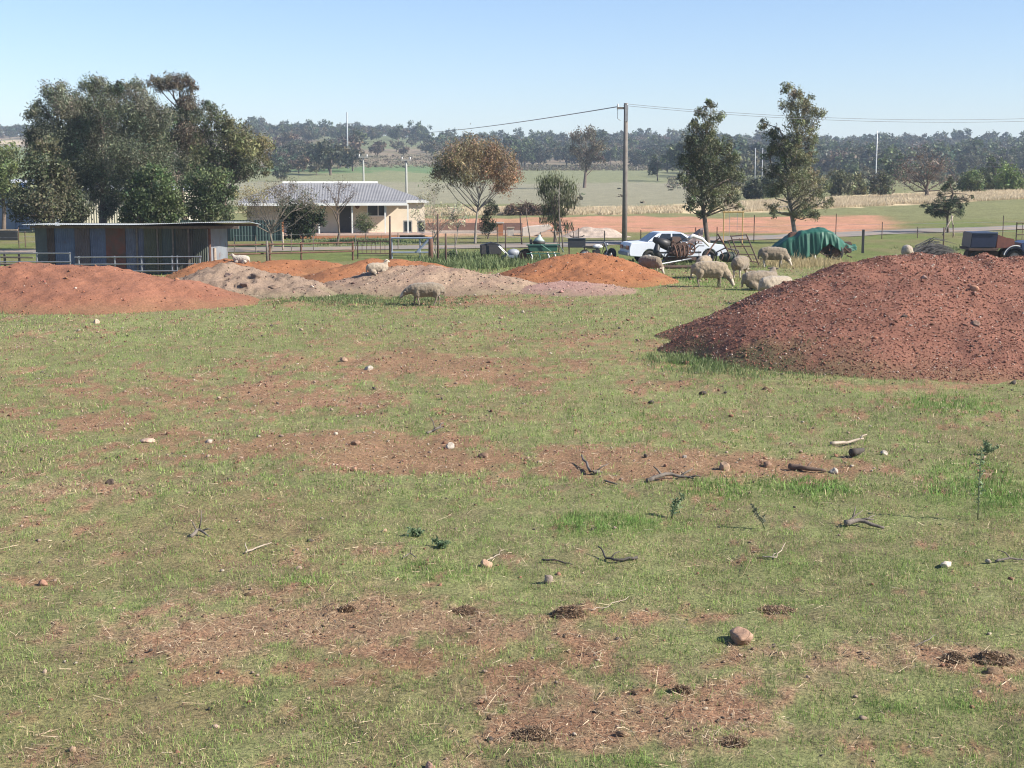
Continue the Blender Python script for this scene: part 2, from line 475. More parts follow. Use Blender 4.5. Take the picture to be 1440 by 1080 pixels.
def build_ground():
    ys = np.concatenate([np.linspace(-40, 4, 10), np.geomspace(5, 1500, 500), np.geomspace(1600, 4200, 10)])
    s = np.linspace(-1, 1, 720)
    ts = np.sign(s) * (np.abs(s) * .46 + np.maximum(np.abs(s) - .85, 0) ** 2 * 40)
    Y, T = np.meshgrid(ys, ts, indexing='ij')
    X = T * (np.maximum(Y, -10) + 20)
    x, y = X.ravel(), Y.ravel()
    z = terrain(x, y) + micro(x, y)
    col = ground_tint(x, y)
    n, m = len(ys), len(ts)
    I = np.arange(n * m).reshape(n, m)
    F = np.stack([I[:-1, :-1], I[:-1, 1:], I[1:, 1:], I[1:, :-1]], -1).reshape(-1, 4)
    me = np_mesh('ground', np.stack([x, y, z], 1), [F], col, smooth=True)
    mt, nt, N, L, B = new_mat('field_soil')
    a = N.new('ShaderNodeAttribute'); a.attribute_name = 'tint'
    co = coords(N)
    n1 = noise_tex(N, L, 3.0, 6, .65, co); n2 = noise_tex(N, L, 26, 6, .7, co)
    v = ramp(N, L, n1, [(.25, (.72,) * 3), (.75, (1.28,) * 3)])
    v2 = ramp(N, L, n2, [(.3, (.45, .42, .40)), (.5, (1., 1., 1.)), (.72, (1.6, 1.5, 1.4))])
    c = mixc(N, L, 1.0, a.outputs['Color'], v, 'MULTIPLY')
    L.new(mixc(N, L, 1.0, c, v2, 'MULTIPLY'), B.inputs['Base Color'])
    B.inputs['Roughness'].default_value = .95; B.inputs['Specular IOR Level'].default_value = .1
    bump(N, L, n2, .9, .05, B)
    tag(link('ground', me, mt), kind='structure')
build_ground()

def build_road():
    pts = [(-75, 68), (-40, 72), (-14.4, 76.5), (-1, 80.5), (8, 86), (18, 92), (26, 97.5), (38, 103), (60, 113), (110, 132)]
    P = np.array(pts, float)
    t = np.linspace(0, len(P) - 1, 220)
    x = np.interp(t, np.arange(len(P)), P[:, 0]); y = np.interp(t, np.arange(len(P)), P[:, 1])
    k = np.ones(9) / 9
    y[6:-6] = np.convolve(y, k, 'same')[6:-6]
    dx, dy = np.gradient(x), np.gradient(y)
    l = np.hypot(dx, dy); nx, ny = -dy / l, dx / l
    rows = []
    for i, o in enumerate(np.linspace(-2.1, 2.1, 9)):
        w = o + (vnoise(t * 3, t * 0 + i, 5) - .5) * (1.3 if i in (0, 8) else 0)
        X, Y = x + nx * w, y + ny * w
        rows.append(np.stack([X, Y, terrain(X, Y) + .03 + .03 * (1 - (o / 2.1) ** 2)], 1))
    V = np.stack(rows, 1).reshape(-1, 3)
    I = np.arange(len(V)).reshape(220, 9)
    F = np.stack([I[:-1, :-1], I[1:, :-1], I[1:, 1:], I[:-1, 1:]], -1).reshape(-1, 4)
    m = surf('worn_asphalt', (.235, .21, .18), (.18, .16, .14), 1.2, .9, spot=(.30, .22, .16), spot_scale=.6, spot_at=.55)
    tag(link('road', np_mesh('road', V, [F], smooth=True), m), kind='structure')
build_road()

def build_hill():
    # a distant blue range on the skyline
    n = 240
    x = np.linspace(-1500, 2300, n)
    rows = []
    for k, f in enumerate((0, .35, .75, 1, .75, .3, 0)):
        h = (28 + 22 * np.exp(-((x - 335) / 130) ** 2) + 12 * fbm(x * .004, x * 0 + 3, 7, 4) + 3 * fbm(x * .06, x * 0, 9, 3)) * f
        rows.append(np.stack([x, np.full(n, 1900. + k * 80), h - 6], 1))
    V = np.stack(rows, 0).reshape(-1, 3)
    I = np.arange(len(V)).reshape(7, n)
    F = np.stack([I[:-1, :-1], I[:-1, 1:], I[1:, 1:], I[1:, :-1]], -1).reshape(-1, 4)
    tag(link('hill', np_mesh('hill', V, [F], smooth=True), surf('hill_bush', (.06, .075, .045), (.09, .095, .06), .01, .95, bumps=0)), kind='structure')
build_hill()

# ------------------------------------------------------------------ pebbles, stones
def rock_base(seed, sub=1, amp=.35, flat=.65):
    bm = bmesh.new(); bmesh.ops.create_icosphere(bm, subdivisions=sub, radius=1)
    V = np.array([v.co[:] for v in bm.verts]); F = np.array([[v.index for v in f.verts] for f in bm.faces])
    bm.free()
    r = np.random.default_rng(seed)
    o = r.uniform(0, 50, 3)
    k = np.array([mnoise.noise(Vector(p * 1.1 + o)) for p in V]); k2 = np.array([mnoise.noise(Vector(p * 2.7 + o)) for p in V])
    for _ in range(9):                            # broken faces
        n = r.normal(0, 1, 3); n /= np.linalg.norm(n); q = V @ n - r.uniform(.55, .85)
        V = V - np.maximum(q, 0)[:, None] * n
    V = V * (1 + amp * .55 * k + amp * .4 * k2)[:, None] * np.array([1, r.uniform(.65, 1), flat * r.uniform(.7, 1.1)])
    return V, F
def scatter(bases, P, S, rng, tint, tilt=.5):
    """concatenate many small copies into one vertex/face list"""
    VV = []; FF = []; TT = []; k = 0
    which = rng.integers(0, len(bases), len(P))
    for b, (V, F) in enumerate(bases):
        i = np.nonzero(which == b)[0]
        if not len(i): continue
        a = rng.uniform(0, 6.283, len(i)); ca, sa = np.cos(a), np.sin(a)
        t = rng.normal(0, tilt, len(i)); ct, st = np.cos(t), np.sin(t)
        v = V[None] * np.ones((len(i), 1, 1))
        y, z = v[..., 1] * ct[:, None] - v[..., 2] * st[:, None], v[..., 1] * st[:, None] + v[..., 2] * ct[:, None]
        x = v[..., 0]
        q = np.stack([x * ca[:, None] - y * sa[:, None], x * sa[:, None] + y * ca[:, None], z], -1) * S[i][:, None, None] + P[i][:, None]
        VV.append(q.reshape(-1, 3)); FF.append((F[None] + (np.arange(len(i)) * len(V))[:, None, None] + k).reshape(-1, F.shape[1]))
        TT.append(np.repeat(tint[i], len(V), 0)); k += len(i) * len(V)
    return np.concatenate(VV), np.concatenate(FF), np.concatenate(TT)
PEBBLES = [rock_base(s, 0, .8, .6) for s in range(7)]
ROCKS = [rock_base(s + 40, 2, .5, .7) for s in range(6)]

def build_heaps():
    rng = np.random.default_rng(5)
    for hi, (name, label, colr, H, count) in enumerate(HEAPS):
        st = .075 if hi == 8 else .09
        xs, ys = np.arange(H.x0, H.x1, st), np.arange(H.y0, H.y1, st)
        X, Y = np.meshgrid(xs, ys, indexing='ij')
        x, y = X.ravel(), Y.ravel()
        z = H.h(x, y)
        n = fbm(x * 1.3, y * 1.3, hi * 10 + 300, 4); n2 = fbm(x * 5, y * 5, hi * 10 + 310, 3)
        col = np.zeros((len(x), 3)); col[...] = colr
        col = col * (.62 + .5 * n + .26 * n2)[:, None]
        foot = np.clip((.30 - z) / .3 + (n - .5) * 1.6, 0, 1) * (.45 if hi in (2, 5, 7) else .25)
        col = lerp(col, (.13, .14, .06), foot)
        if hi == 8:   # weeds creep over the near foot and the left tail of the big mound
            px, py = to_px(x, y, z)
            gw = np.clip((.9 - z) / .9 + (n - .5) * 2.2 - .25, 0, 1) * sstep(0, 250, 1330 - px)
            col = lerp(col, (.105, .10, .05), gw * .8)
        if hi == 5: col = lerp(col, (.17, .105, .085), np.clip((n - .47) * 5, 0, 1) * .55)
        z0 = z.copy()
        I = np.arange(len(x)).reshape(X.shape)
        F = np.stack([I[:-1, :-1], I[1:, :-1], I[1:, 1:], I[:-1, 1:]], -1).reshape(-1, 4)
        F = F[(z0[F] > -.06).any(1)]
        used = np.unique(F); rem = np.full(len(x), -1); rem[used] = np.arange(len(used))
        V = np.stack([x, y, np.maximum(z0, -.12)], 1)[used]
        c = H.p[len(H.p) // 2]
        base = np.array([c.x, c.y, 0.0])
        me = np_mesh(name, V - base, [rem[F]], col[used], smooth=True)
        o = link(name, me, HEAPMAT); o.location = base
        tag(o, label, 'gravel mound' if 'gravel' in name else 'dirt mound', 'mounds of dirt and gravel in the field')
        # loose stones and clods on it
        m = count * 3
        sx, sy = rng.uniform(H.x0, H.x1, m), rng.uniform(H.y0, H.y1, m)
        sz = H.h(sx, sy)
        k = np.nonzero(sz > .02)[0][:count]
        sx, sy, sz = sx[k], sy[k], sz[k]
        S = np.exp(rng.normal(np.log(.0155 if hi == 8 else .024), .42, len(k)))
        S = np.where(rng.random(len(k)) < (.006 if hi == 8 else .02), S * 2.1, S)
        t = np.array(colr)[None] * rng.uniform(.55, 1.35, (len(k), 1)) * (1 + rng.normal(0, .06, (len(k), 3)))
        pale = rng.random(len(k)) < (.10 if hi in (5, 7, 8, 2) else .04)
        t[pale] = np.array([.50, .40, .33]) * rng.uniform(.6, 1.2, (pale.sum(), 1))
        dark = rng.random(len(k)) < (.34 if hi in (2, 5) else .13 if hi == 8 else .09)
        t[dark] = np.array([.10, .06, .05]) * rng.uniform(.6, 1.4, (dark.sum(), 1))
        V, F, T = scatter(PEBBLES, np.stack([sx, sy, sz + S * .15], 1) - base, S, rng, t)
        tag(link('loose_gravel', np_mesh('loose_gravel', V, [F], T), STONE, o), kind='stuff')
HEAPMAT = tint_mat('heaped_earth', .95, .9, 16, .4)
build_heaps()

# ------------------------------------------------------------------ grass, straw, pebbles of the field (stuff)
def field_points(n, y0, y1, power, rng, extra=2.0):
    """points whose density falls with distance like y^-power"""
    u = rng.random(int(n * 1.25))
    e = 2 - power
    y = (y0 ** e + u * (y1 ** e - y0 ** e)) ** (1 / e) if abs(e) > .01 else y0 * (y1 / y0) ** u
    x = rng.uniform(-1, 1, len(u)) * (.40 * y + extra)
    keep = heap_h(x, y) < .03
    return x[keep][:n], y[keep][:n]
def blades(x, y, z, h, w, lean, rng, tint, fold=True):
    n = len(x)
    a = rng.uniform(0, 6.283, n); b = rng.uniform(0, 6.283, n)
    dx, dy = np.cos(a) * w / 2, np.sin(a) * w / 2
    lx, ly = np.cos(b) * lean * h, np.sin(b) * lean * h
    hz = h * np.sqrt(np.clip(1 - lean ** 2, .05, 1))
    p0 = np.stack([x - dx, y - dy, z - .008], 1); p1 = np.stack([x + dx, y + dy, z - .008], 1)
    m0 = np.stack([x - dx * .8 + lx * .35, y - dy * .8 + ly * .35, z + hz * .6], 1); m1 = np.stack([x + dx * .8 + lx * .35, y + dy * .8 + ly * .35, z + hz * .6], 1)
    tp = np.stack([x + lx, y + ly, z + hz], 1)
    V = np.stack([p0, p1, m1, m0, tp], 1).reshape(-1, 3)
    k = np.arange(n)[:, None] * 5
    return V, k + np.array([[0, 1, 2, 3]]), k + np.array([[3, 2, 4]]), np.repeat(tint, 5, 0)
def build_grass():
    rng = np.random.default_rng(11)
    parts = []
    for (n, y0, y1, pw, hh, ww) in ((330000, 8.2, 17, 1.0, .036, .0042), (240000, 17, 34, 1.2, .045, .008), (150000, 34, 62, 1.2, .055, .014)):
        x, y = field_points(n, y0, y1, pw, rng)
        so, st, lu = cover(x, y)
        tuft = fbm(x * 7, y * 7, 401, 2); patch = fbm(x * 1.6, y * 1.6, 411, 3)
        den = np.clip(.20 + 1.9 * (tuft - .36) + 1.0 * (patch - .45), .04, 1) * (1 - .88 * np.clip(so * 1.1, 0, 1)) * (1 - .72 * st) + .55 * lu
        k = rng.random(len(x)) < den
        x, y, lu, st, patch = x[k], y[k], lu[k], st[k], patch[k]
        h = hh * np.exp(rng.normal(0, .38, len(x))) * (1 + .5 * lu)
        w = ww * rng.uniform(.6, 1.4, len(x)) * (1 + .4 * lu)
        g = rng.random(len(x))
        t = np.stack([.170 + .095 * g, .265 + .08 * g, .066 + .034 * g], 1)
        t = lerp(t, (.13, .24, .055), np.clip(lu * 1.1, 0, 1) * .75)
        dry = rng.random(len(x)) < np.clip(.20 + .8 * (patch - .5) + .5 * st - .22 * lu, .04, .9)
        t[dry] = np.array([.43, .36, .21]) * rng.uniform(.6, 1.2, (dry.sum(), 1))
        t *= rng.uniform(.72, 1.28, (len(x), 1)) * (.70 + .6 * fbm(x * 4.5, y * 4.5, 431, 2))[:, None]
        parts.append(blades(x, y, terrain(x, y) + micro(x, y), h, w, np.clip(rng.uniform(.2, .95, len(x)), 0, .97), rng, t))
    # longer grass and weeds: round the junk, at the feet of the mounds, on the big mound's tail
    for (px, py, rx, ry, n, hh, ww, lus) in ((690, 368, 90, 9, 12000, .22, .035, .8), (520, 420, 140, 9, 12000, .055, .022, .5), (690, 404, 130, 7, 8000, .055, .022, .6), (940, 372, 60, 6, 2500, .10, .03, .2), (1130, 372, 60, 4, 3500, .22, .02, -1),
                                     (405, 408, 70, 8, 3000, .05, .02, .6), (500, 340, 90, 5, 4000, .12, .04, .8), (985, 510, 45, 8, 3500, .085, .016, 1.), (1150, 518, 160, 8, 3500, .06, .014, .5), (30, 432, 40, 6, 1500, .07, .02, .5), (1340, 352, 60, 4, 2000, .12, .03, .6), (760, 372, 60, 6, 2500, .22, .04, .6)):
        a = rng.uniform(0, 6.283, n); q = np.sqrt(rng.random(n))
        P = [G(px + rx * math.cos(i) * j, py + ry * math.sin(i) * j) for i, j in zip(a[:260], q[:260])]
        P = np.array([p[:] for p in P])[rng.integers(0, 260, n)]
        sx = rng.normal(0, .25 + P[:, 1] * .004, n); sy = rng.normal(0, .5 + P[:, 1] * .010, n)
        x, y = P[:, 0] + sx, P[:, 1] + sy
        k = (heap_h(x, y) < .10) & (fbm(x * 1.5, y * 1.1, 421, 3) > .42)
        x, y = x[k], y[k]
        g = rng.random(len(x))
        t = np.stack([.105 + .09 * g, .155 + .07 * g, .060 + .04 * g], 1) if lus > 0 else np.stack([.34 + .14 * g, .28 + .1 * g, .15 + .06 * g], 1)
        parts.append(blades(x, y, terrain(x, y) + micro(x, y), hh * np.exp(rng.normal(0, .35, len(x))), ww * rng.uniform(.6, 1.4, len(x)), rng.uniform(.1, .7, len(x)), rng, t))
    n = 5000                                     # weeds over the foot of the big gravel mound
    H = HEAPS[8][3]
    x, y = rng.uniform(H.x0, H.x1, n * 6), rng.uniform(H.y0, 33, n * 6)
    z = H.h(x, y)
    px, py = to_px(x, y, z)
    k = (z > 0) & (rng.random(len(x)) < np.clip((1.0 - z) / 1.3 + (fbm(x * 1.3, y * 1.3, 300 + 80, 4) - .5) * 2 - .15, 0, 1) * sstep(0, 260, 1340 - px) * .6)
    x, y, z = x[k], y[k], z[k]
    g = rng.random(len(x)); t = np.stack([.09 + .05 * g, .12 + .05 * g, .045 + .02 * g], 1)
    parts.append(blades(x, y, z, .05 * np.exp(rng.normal(0, .3, len(x))), np.full(len(x), .012), rng.uniform(.1, .8, len(x)), rng, t))
    join('grass', parts, GRASS)
    # dry grass band far behind, and the rank verge beside the road
    parts = []
    n = 120000
    px = np.concatenate([rng.uniform(1020, 1500, n), rng.uniform(590, 960, n // 3)])
    bc = np.interp(px, [560, 700, 860, 960, 1050, 1250, 1440, 1700], [300, 299, 298, 296, 291.5, 282.5, 273.5, 263])
    py = bc + rng.uniform(-1, 1, len(px)) * np.where(px > 1000, 6.5, 4)
    gx = []; 
    ipx, ipy = np.linspace(560, 1540, 99), np.linspace(255, 306, 52)
    tab = np.array([[G(a, b)[:2] for b in ipy] for a in ipx])
    fi, fj = np.clip((px - 560) / 10, 0, 97.999), np.clip((py - 255) / 1, 0, 50.999)
    i, j = fi.astype(int), fj.astype(int); u, v = (fi - i)[:, None], (fj - j)[:, None]
    xy = (tab[i, j] * (1 - u) + tab[i + 1, j] * u) * (1 - v) + (tab[i, j + 1] * (1 - u) + tab[i + 1, j + 1] * u) * v
    x, y = xy[:, 0], xy[:, 1]
    k = fbm(x * .5, y * .2, 77, 3) > .36
    x, y = x[k], y[k]
    g = rng.random(len(x)); t = np.stack([.48 + .14 * g, .40 + .12 * g, .27 + .09 * g], 1)
    parts.append(blades(x, y, terrain(x, y), .30 * np.exp(rng.normal(0, .3, len(x))), rng.uniform(.03, .07, len(x)), rng.uniform(.1, .6, len(x)), rng, t))
    join('dry_grass', parts, GRASS)
def join(name, parts, mat):
    k = 0; V = []; F4 = []; F3 = []; T = []
    for v, q, t, c in parts:
        V.append(v); F4.append(q + k); F3.append(t + k); T.append(c); k += len(v)
    return tag(link(name, np_mesh(name, np.concatenate(V), [np.concatenate(F4), np.concatenate(F3)], np.concatenate(T)), mat), kind='stuff')
build_grass()

def build_straw():
    rng = np.random.default_rng(12)
    x, y = field_points(230000, 8.2, 48, 1.5, rng)
    so, st, lu = cover(x, y)
    k = rng.random(len(x)) < np.clip(.16 + .95 * st + .25 * so - .1 * lu, .03, 1)
    x, y = x[k], y[k]; st = st[k]
    n = len(x)
    L = .05 * np.exp(rng.normal(0, .5, n)) * np.where(rng.random(n) < .025, 3.2, 1)
    w = .0026 + .00012 * y
    a = rng.uniform(0, 6.283, n); el = rng.normal(0, .28, n) + .12
    z = terrain(x, y) + micro(x, y) + .006 + np.abs(rng.normal(0, .012, n)) * (1 + st)
    d = np.stack([np.cos(a) * np.cos(el), np.sin(a) * np.cos(el), np.sin(el)], 1)
    s = np.stack([-np.sin(a), np.cos(a), rng.normal(0, .5, n)], 1) * w[:, None] / 2
    c = np.stack([x, y, z], 1)
    A = c - d * L[:, None] / 2; B = c + d * L[:, None] / 2
    V = np.stack([A - s, A + s, B + s * .5, B - s * .5], 1).reshape(-1, 3)
    F = np.arange(n * 4).reshape(n, 4)
    g = rng.random((n, 1))
    t = np.array([.30, .215, .13]) + g ** 2 * np.array([.36, .32, .24])
    br = rng.random(n) < .35
    t[br] = np.array([.17, .10, .062]) * rng.uniform(.6, 1.3, (br.sum(), 1))
    tag(link('straw', np_mesh('straw', V, [F], np.repeat(t, 4, 0)), STRAWM), kind='stuff')
build_straw()

def build_pebbles():
    rng = np.random.default_rng(13)
    x, y = field_points(52000, 8.2, 60, .6, rng)
    so, st, lu = cover(x, y)
    k = rng.random(len(x)) < np.clip(.13 + .85 * so + .12 * (y > 17), 0, 1)
    x, y = x[k], y[k]; so = so[k]
    n = len(x)
    S = np.exp(rng.normal(np.log(.0075), .5, n)) * (1 + .03 * y)
    kind = rng.random(n)
    t = np.where((kind < .45)[:, None], np.array([.23, .12, .08]), np.where((kind < .75)[:, None], np.array([.34, .25, .19]), np.where((kind < .9)[:, None], np.array([.09, .075, .065]), np.array([.38, .32, .25])))) * rng.uniform(.7, 1.25, (n, 1))
    V, F, T = scatter(PEBBLES, np.stack([x, y, terrain(x, y) + micro(x, y) + S * .25], 1), S, rng, t)
    tag(link('pebbles', np_mesh('pebbles', V, [F], T), STONE), kind='stuff')
    # matted clods of old hay and dung in the dry patches
    x, y = field_points(60000, 8.2, 30, 1.0, rng)
    so, st, lu = cover(x, y)
    k = rng.random(len(x)) < np.clip(st - .35, 0, 1) * .5
    x, y = x[k], y[k]; n = len(x)
    S = np.exp(rng.normal(np.log(.014), .6, n))
    t = np.array([.15, .10, .062]) * rng.uniform(.6, 1.6, (n, 1))
    V, F, T = scatter(PEBBLES, np.stack([x, y, terrain(x, y) + micro(x, y) - S * .1], 1), S, rng, t)
    tag(link('crumbled_clods', np_mesh('crumbled_clods', V, [F], T), STONE), kind='stuff')
build_pebbles()
# ------------------------------------------------------------------ trees
def leaf_quads(P, size, aspect, droop, rng, tint, spread=.55):
    n = len(P)
    d = rng.normal(0, 1, (n, 3)); d /= np.linalg.norm(d, axis=1)[:, None]
    d = d * (1 - droop) + np.array([0, 0, -1.0]) * droop; d /= np.linalg.norm(d, axis=1)[:, None]
    r = rng.normal(0, 1, (n, 3)); s = np.cross(d, r); s /= np.linalg.norm(s, axis=1)[:, None] + 1e-9
    L = size * np.exp(rng.normal(0, .3, n))[:, None]; W = L * aspect
    V = np.stack([P - d * L * .5, P + s * W * .5 + d * L * .05, P + d * L * .5, P - s * W * .5 + d * L * .05], 1).reshape(-1, 3)
    return V, np.arange(4 * n).reshape(n, 4), np.repeat(tint, 4, 0)

def crown_mesh(clumps, n, size, cols, rng, aspect=.32, droop=.35, spray=.22, fill=2.4, var=.25, per=26):
    """clumps: (x,y,z,r[,colour index]) relative to the tree's foot; n leaves in all, in sprays through each clump"""
    c = np.array([k[:4] for k in clumps]); ci = np.array([k[4] if len(k) > 4 else 0 for k in clumps], int)
    w = c[:, 3] ** 2; w = w / w.sum()
    VV = []; FF = []; TT = []; k0 = 0
    for (x, y, z, r), q, i in zip(c, w, ci):
        m = max(24, int(n * q)); sp = max(5, int(m / per))
        d = rng.normal(0, 1, (sp, 3)); d /= np.linalg.norm(d, axis=1)[:, None]
        cen = d * (r * rng.random(sp) ** (1 / fill))[:, None] * np.array([1, 1, .85])
        who = rng.integers(0, sp, m)
        off = rng.normal(0, 1, (m, 3)) * r * spray * np.array([1, 1, .9 + .6 * droop])
        P = cen[who] + off + np.array([x, y, z])
        base = np.array(cols[i % len(cols)])
        t = base[None] * np.exp(rng.normal(0, var, sp))[who][:, None] * np.exp(rng.normal(0, .22, m))[:, None]
        t = t * (1 + rng.normal(0, .08, (sp, 3))[who])
        V, F, T = leaf_quads(P, size, aspect, droop, rng, np.clip(t, .004, .8))
        VV.append(V); FF.append(F + k0); TT.append(T); k0 += len(V)
    return np_mesh('crown', np.concatenate(VV), [np.concatenate(FF)], np.concatenate(TT))

def limbs(mb, trunk, r0, clumps, rng, start=.35, lr=.35, twigs=4, wob=.12, rise=.9):
    """tapered trunk polyline, then curved limbs out to each clump"""
    T = [Vector(p) for p in trunk]
    rs = [r0 * (1 - .8 * i / (len(T) - 1)) for i in range(len(T))]
    mb.tube([T[0] - Vector((0, 0, .15))] + T, [rs[0] * 1.35] + rs, 9)
    def along(t):
        f = t * (len(T) - 1); i = min(int(f), len(T) - 2)
        return T[i].lerp(T[i + 1], f - i), rs[i] + (rs[i + 1] - rs[i]) * (f - i)
    ztop = T[-1].z - T[0].z
    for k in clumps:
        c = Vector(k[:3]); r = k[3]
        tt = min(max((c.z - T[0].z - rise * math.hypot(c.x - T[-1].x, c.y - T[-1].y)) / max(ztop, .1), start), .97) * rng.uniform(.8, 1)
        p, pr = along(max(tt, start * .9))
        L = (c - p).length
        mid = p.lerp(c, .5) + Vector((rng.normal(0, wob), rng.normal(0, wob), rng.normal(0, wob) + .06)) * L
        a = max(pr * .62, .012) if lr is None else max(min(pr * .7, lr * .12 * (L ** .6)), .012)
        mb.tube([p, p.lerp(mid, .55), mid, mid.lerp(c, .6), c], [a, a * .85, a * .65, a * .45, a * .22], 6, cap=False)
        for _ in range(twigs):
            d = Vector(rng.normal(0, 1, 3)); d.normalize(); d.z = d.z * .7 + .15
            s = mid.lerp(c, rng.uniform(.1, .9)); e = s + d * r * rng.uniform(.6, 1.1)
            mb.tube([s, s.lerp(e, .5) + Vector(rng.normal(0, .06, 3)) * r, e], [a * .35, a * .22, a * .08], 4, cap=False)

def tree(name, label, cat, foot, d, clumps, top, n=9000, size=.17, cols=((.07, .085, .035),), r0=.16, bark=None, seed=1,
         lean=(), aspect=.32, droop=.35, spray=.22, deep=.6, dup=2, group=None, start=.35, twigs=4, fill=2.4, var=.25, stems=1, lr=.35, per=26, rise=.9, grow=1.0):
    """clumps in photo pixels (x, y, radius[, colour]) at distance d; each is spread in depth as well"""
    rng = np.random.default_rng(seed * 31 + 5)
    f = at(foot[0], foot[1], d); f.z = ground_z(f.x, f.y)
    cl = []
    w = np.ptp([k[0] for k in clumps]) * d / FOCAL / 2
    for k in clumps:
        r = k[2] * grow * d / FOCAL
        for j in range(dup):
            dy = rng.normal(0, deep) * max(w, r) * (.6 if j else .35) * (1 if j % 2 else -1)
            c = at(k[0] + rng.normal(0, .12) * k[2], k[1] + rng.normal(0, .1) * k[2], d)
            cl.append((c.x - f.x, dy, c.z - f.z, r * rng.uniform(.8, 1.05)) + ((k[3],) if len(k) > 3 else ()))
    root = empty(name, f, 0, label, cat, group)
    mb = MB()
    t = at(top[0], top[1], d) - f; t.y = 0
    tr = [Vector((0, 0, 0))]
    pts = [at(p[0], p[1], d) - f for p in lean] or [t.lerp(Vector((0, 0, 0)), .66) + Vector(rng.normal(0, .05, 3)) * t.length, t.lerp(Vector((0, 0, 0)), .33) + Vector(rng.normal(0, .05, 3)) * t.length]
    tr += [Vector((p.x, p.y if not lean else 0, p.z)) for p in pts] + [t]
    if stems == 1: limbs(mb, tr, r0, cl, rng, start, lr, twigs, .12, rise)
    else:
        for s in range(stems):
            o = Vector((rng.normal(0, .08), rng.normal(0, .08), 0)); e = Vector((rng.normal(0, w * .4), rng.normal(0, w * .4), 0))
            limbs(mb, [tr[0] + o] + [p + o + e * ((i + 1) / len(tr)) for i, p in enumerate(tr[1:])], r0 * .7, cl[s::stems], rng, start, lr, twigs)
    mb.build('trunk', bark or BARK, root, smooth=True)
    if n:
        link('crown', crown_mesh(cl, n, size, cols, rng, aspect, droop, spray, fill, var, per), LEAF, root)
    return root

EUC = ((.115, .130, .080), (.090, .107, .064), (.155, .160, .108), (.125, .105, .072))
DKGRN = ((.065, .088, .038), (.085, .11, .045))
CL = dict(per=48, spray=.19, fill=2.9, var=.30)
CG = dict(CL, grow=.90)
GT = 'gum trees behind the tin shed'
# the big group at the left, behind the tin shed
tree('gum_tree', 'leftmost tall grey green gum tree of the clump behind the tin shed', 'tree', (92, 330), 100,
     [(75, 130, 22, 2), (55, 155, 20), (92, 150, 24, 2), (70, 185, 30), (48, 195, 18, 1), (92, 210, 32, 1), (60, 220, 28, 3), (85, 245, 30), (110, 175, 22)], (78, 140), 42000, .155, EUC, .24, PALEBARK, 1, group=GT, **CG)
tree('gum_tree', 'tallest gum tree of the clump, rounded dense top, second from the left', 'tree', (145, 330), 102,
     [(122, 118, 18), (140, 125, 20, 2), (112, 150, 26), (140, 155, 30), (160, 150, 24, 2), (120, 190, 34), (150, 195, 36, 2), (135, 230, 38, 1), (165, 240, 34), (120, 255, 26, 1), (135, 275, 24), (165, 280, 22, 1), (150, 298, 14)], (130, 130), 56000, .155, EUC, .28, BARK, 2, group=GT, **CG)
tree('gum_tree', 'broad gum tree with drooping grey foliage in the middle of the clump', 'tree', (200, 330), 98,
     [(165, 125, 16, 1), (185, 128, 18, 2), (195, 150, 26, 2), (175, 170, 30), (205, 180, 34), (225, 165, 24, 2), (190, 215, 36), (220, 220, 34), (235, 250, 26, 2), (175, 250, 30, 1), (210, 262, 24), (190, 285, 20), (235, 285, 18)], (195, 150), 56000, .155, EUC, .28, BARK, 3, group=GT, **CG)
tree('gum_tree', 'reddish dark topped gum tree rising above the right of the clump', 'tree', (262, 330), 104,
     [(222, 118, 14, 3), (240, 113, 14, 3), (258, 116, 15, 3), (272, 122, 10, 3), (262, 145, 18, 3), (250, 165, 24, 1), (275, 165, 16), (290, 150, 14, 1), (265, 195, 28, 3), (240, 195, 22, 1), (275, 230, 28), (255, 245, 24, 1)], (252, 130), 38000, .15, EUC, .24, BARK, 4, group=GT, **CG)
tree('gum_tree', 'low spreading gum tree at the right end of the clump, light olive top', 'tree', (320, 330), 99,
     [(290, 180, 22), (312, 170, 24, 1), (325, 190, 28), (345, 205, 26, 2), (365, 210, 22, 2), (372, 235, 16), (350, 232, 24, 1), (310, 215, 30, 1), (290, 220, 24), (330, 240, 26, 1), (300, 250, 24, 1)], (325, 195), 18000, .19, ((.15, .155, .075), (.105, .115, .06), (.19, .185, .085)), .24, BARK, 5, group=GT, **CG)
tree('broadleaf_tree', 'dark cone shaped tree in front of the gum clump at the shed left end', 'tree', (82, 352), 76,
     [(62, 205, 16, 1), (58, 228, 22), (78, 235, 20), (55, 255, 28), (85, 262, 26, 1), (45, 285, 28), (75, 290, 32, 1), (100, 290, 26), (60, 308, 20), (95, 306, 20), (28, 300, 16), (115, 302, 12)], (64, 215), 15000, .15, ((.075, .085, .045), (.115, .115, .065)), .14, BARK, 6, aspect=.5, droop=.2)
tree('citrus_tree', 'dense glossy dark green tree directly behind the tin shed roof', 'tree', (215, 350), 74,
     [(215, 242, 14, 1), (200, 258, 20), (228, 258, 20, 1), (190, 280, 22), (215, 282, 28), (240, 282, 20, 1), (190, 300, 20), (225, 303, 26), (248, 304, 14, 1), (178, 304, 12)], (215, 252), 13000, .13, DKGRN, .12, BARK, 7, aspect=.55, droop=.15)
tree('broadleaf_tree', 'bushy green tree between the glossy tree and the bare limbed one', 'tree', (290, 345), 80,
     [(275, 255, 20), (300, 250, 22, 1), (280, 280, 24), (305, 285, 24), (265, 295, 18), (290, 305, 20, 1), (315, 300, 14), (322, 270, 14)], (290, 262), 9000, .15, ((.075, .10, .045), (.10, .125, .055)), .12, BARK, 8, aspect=.45)
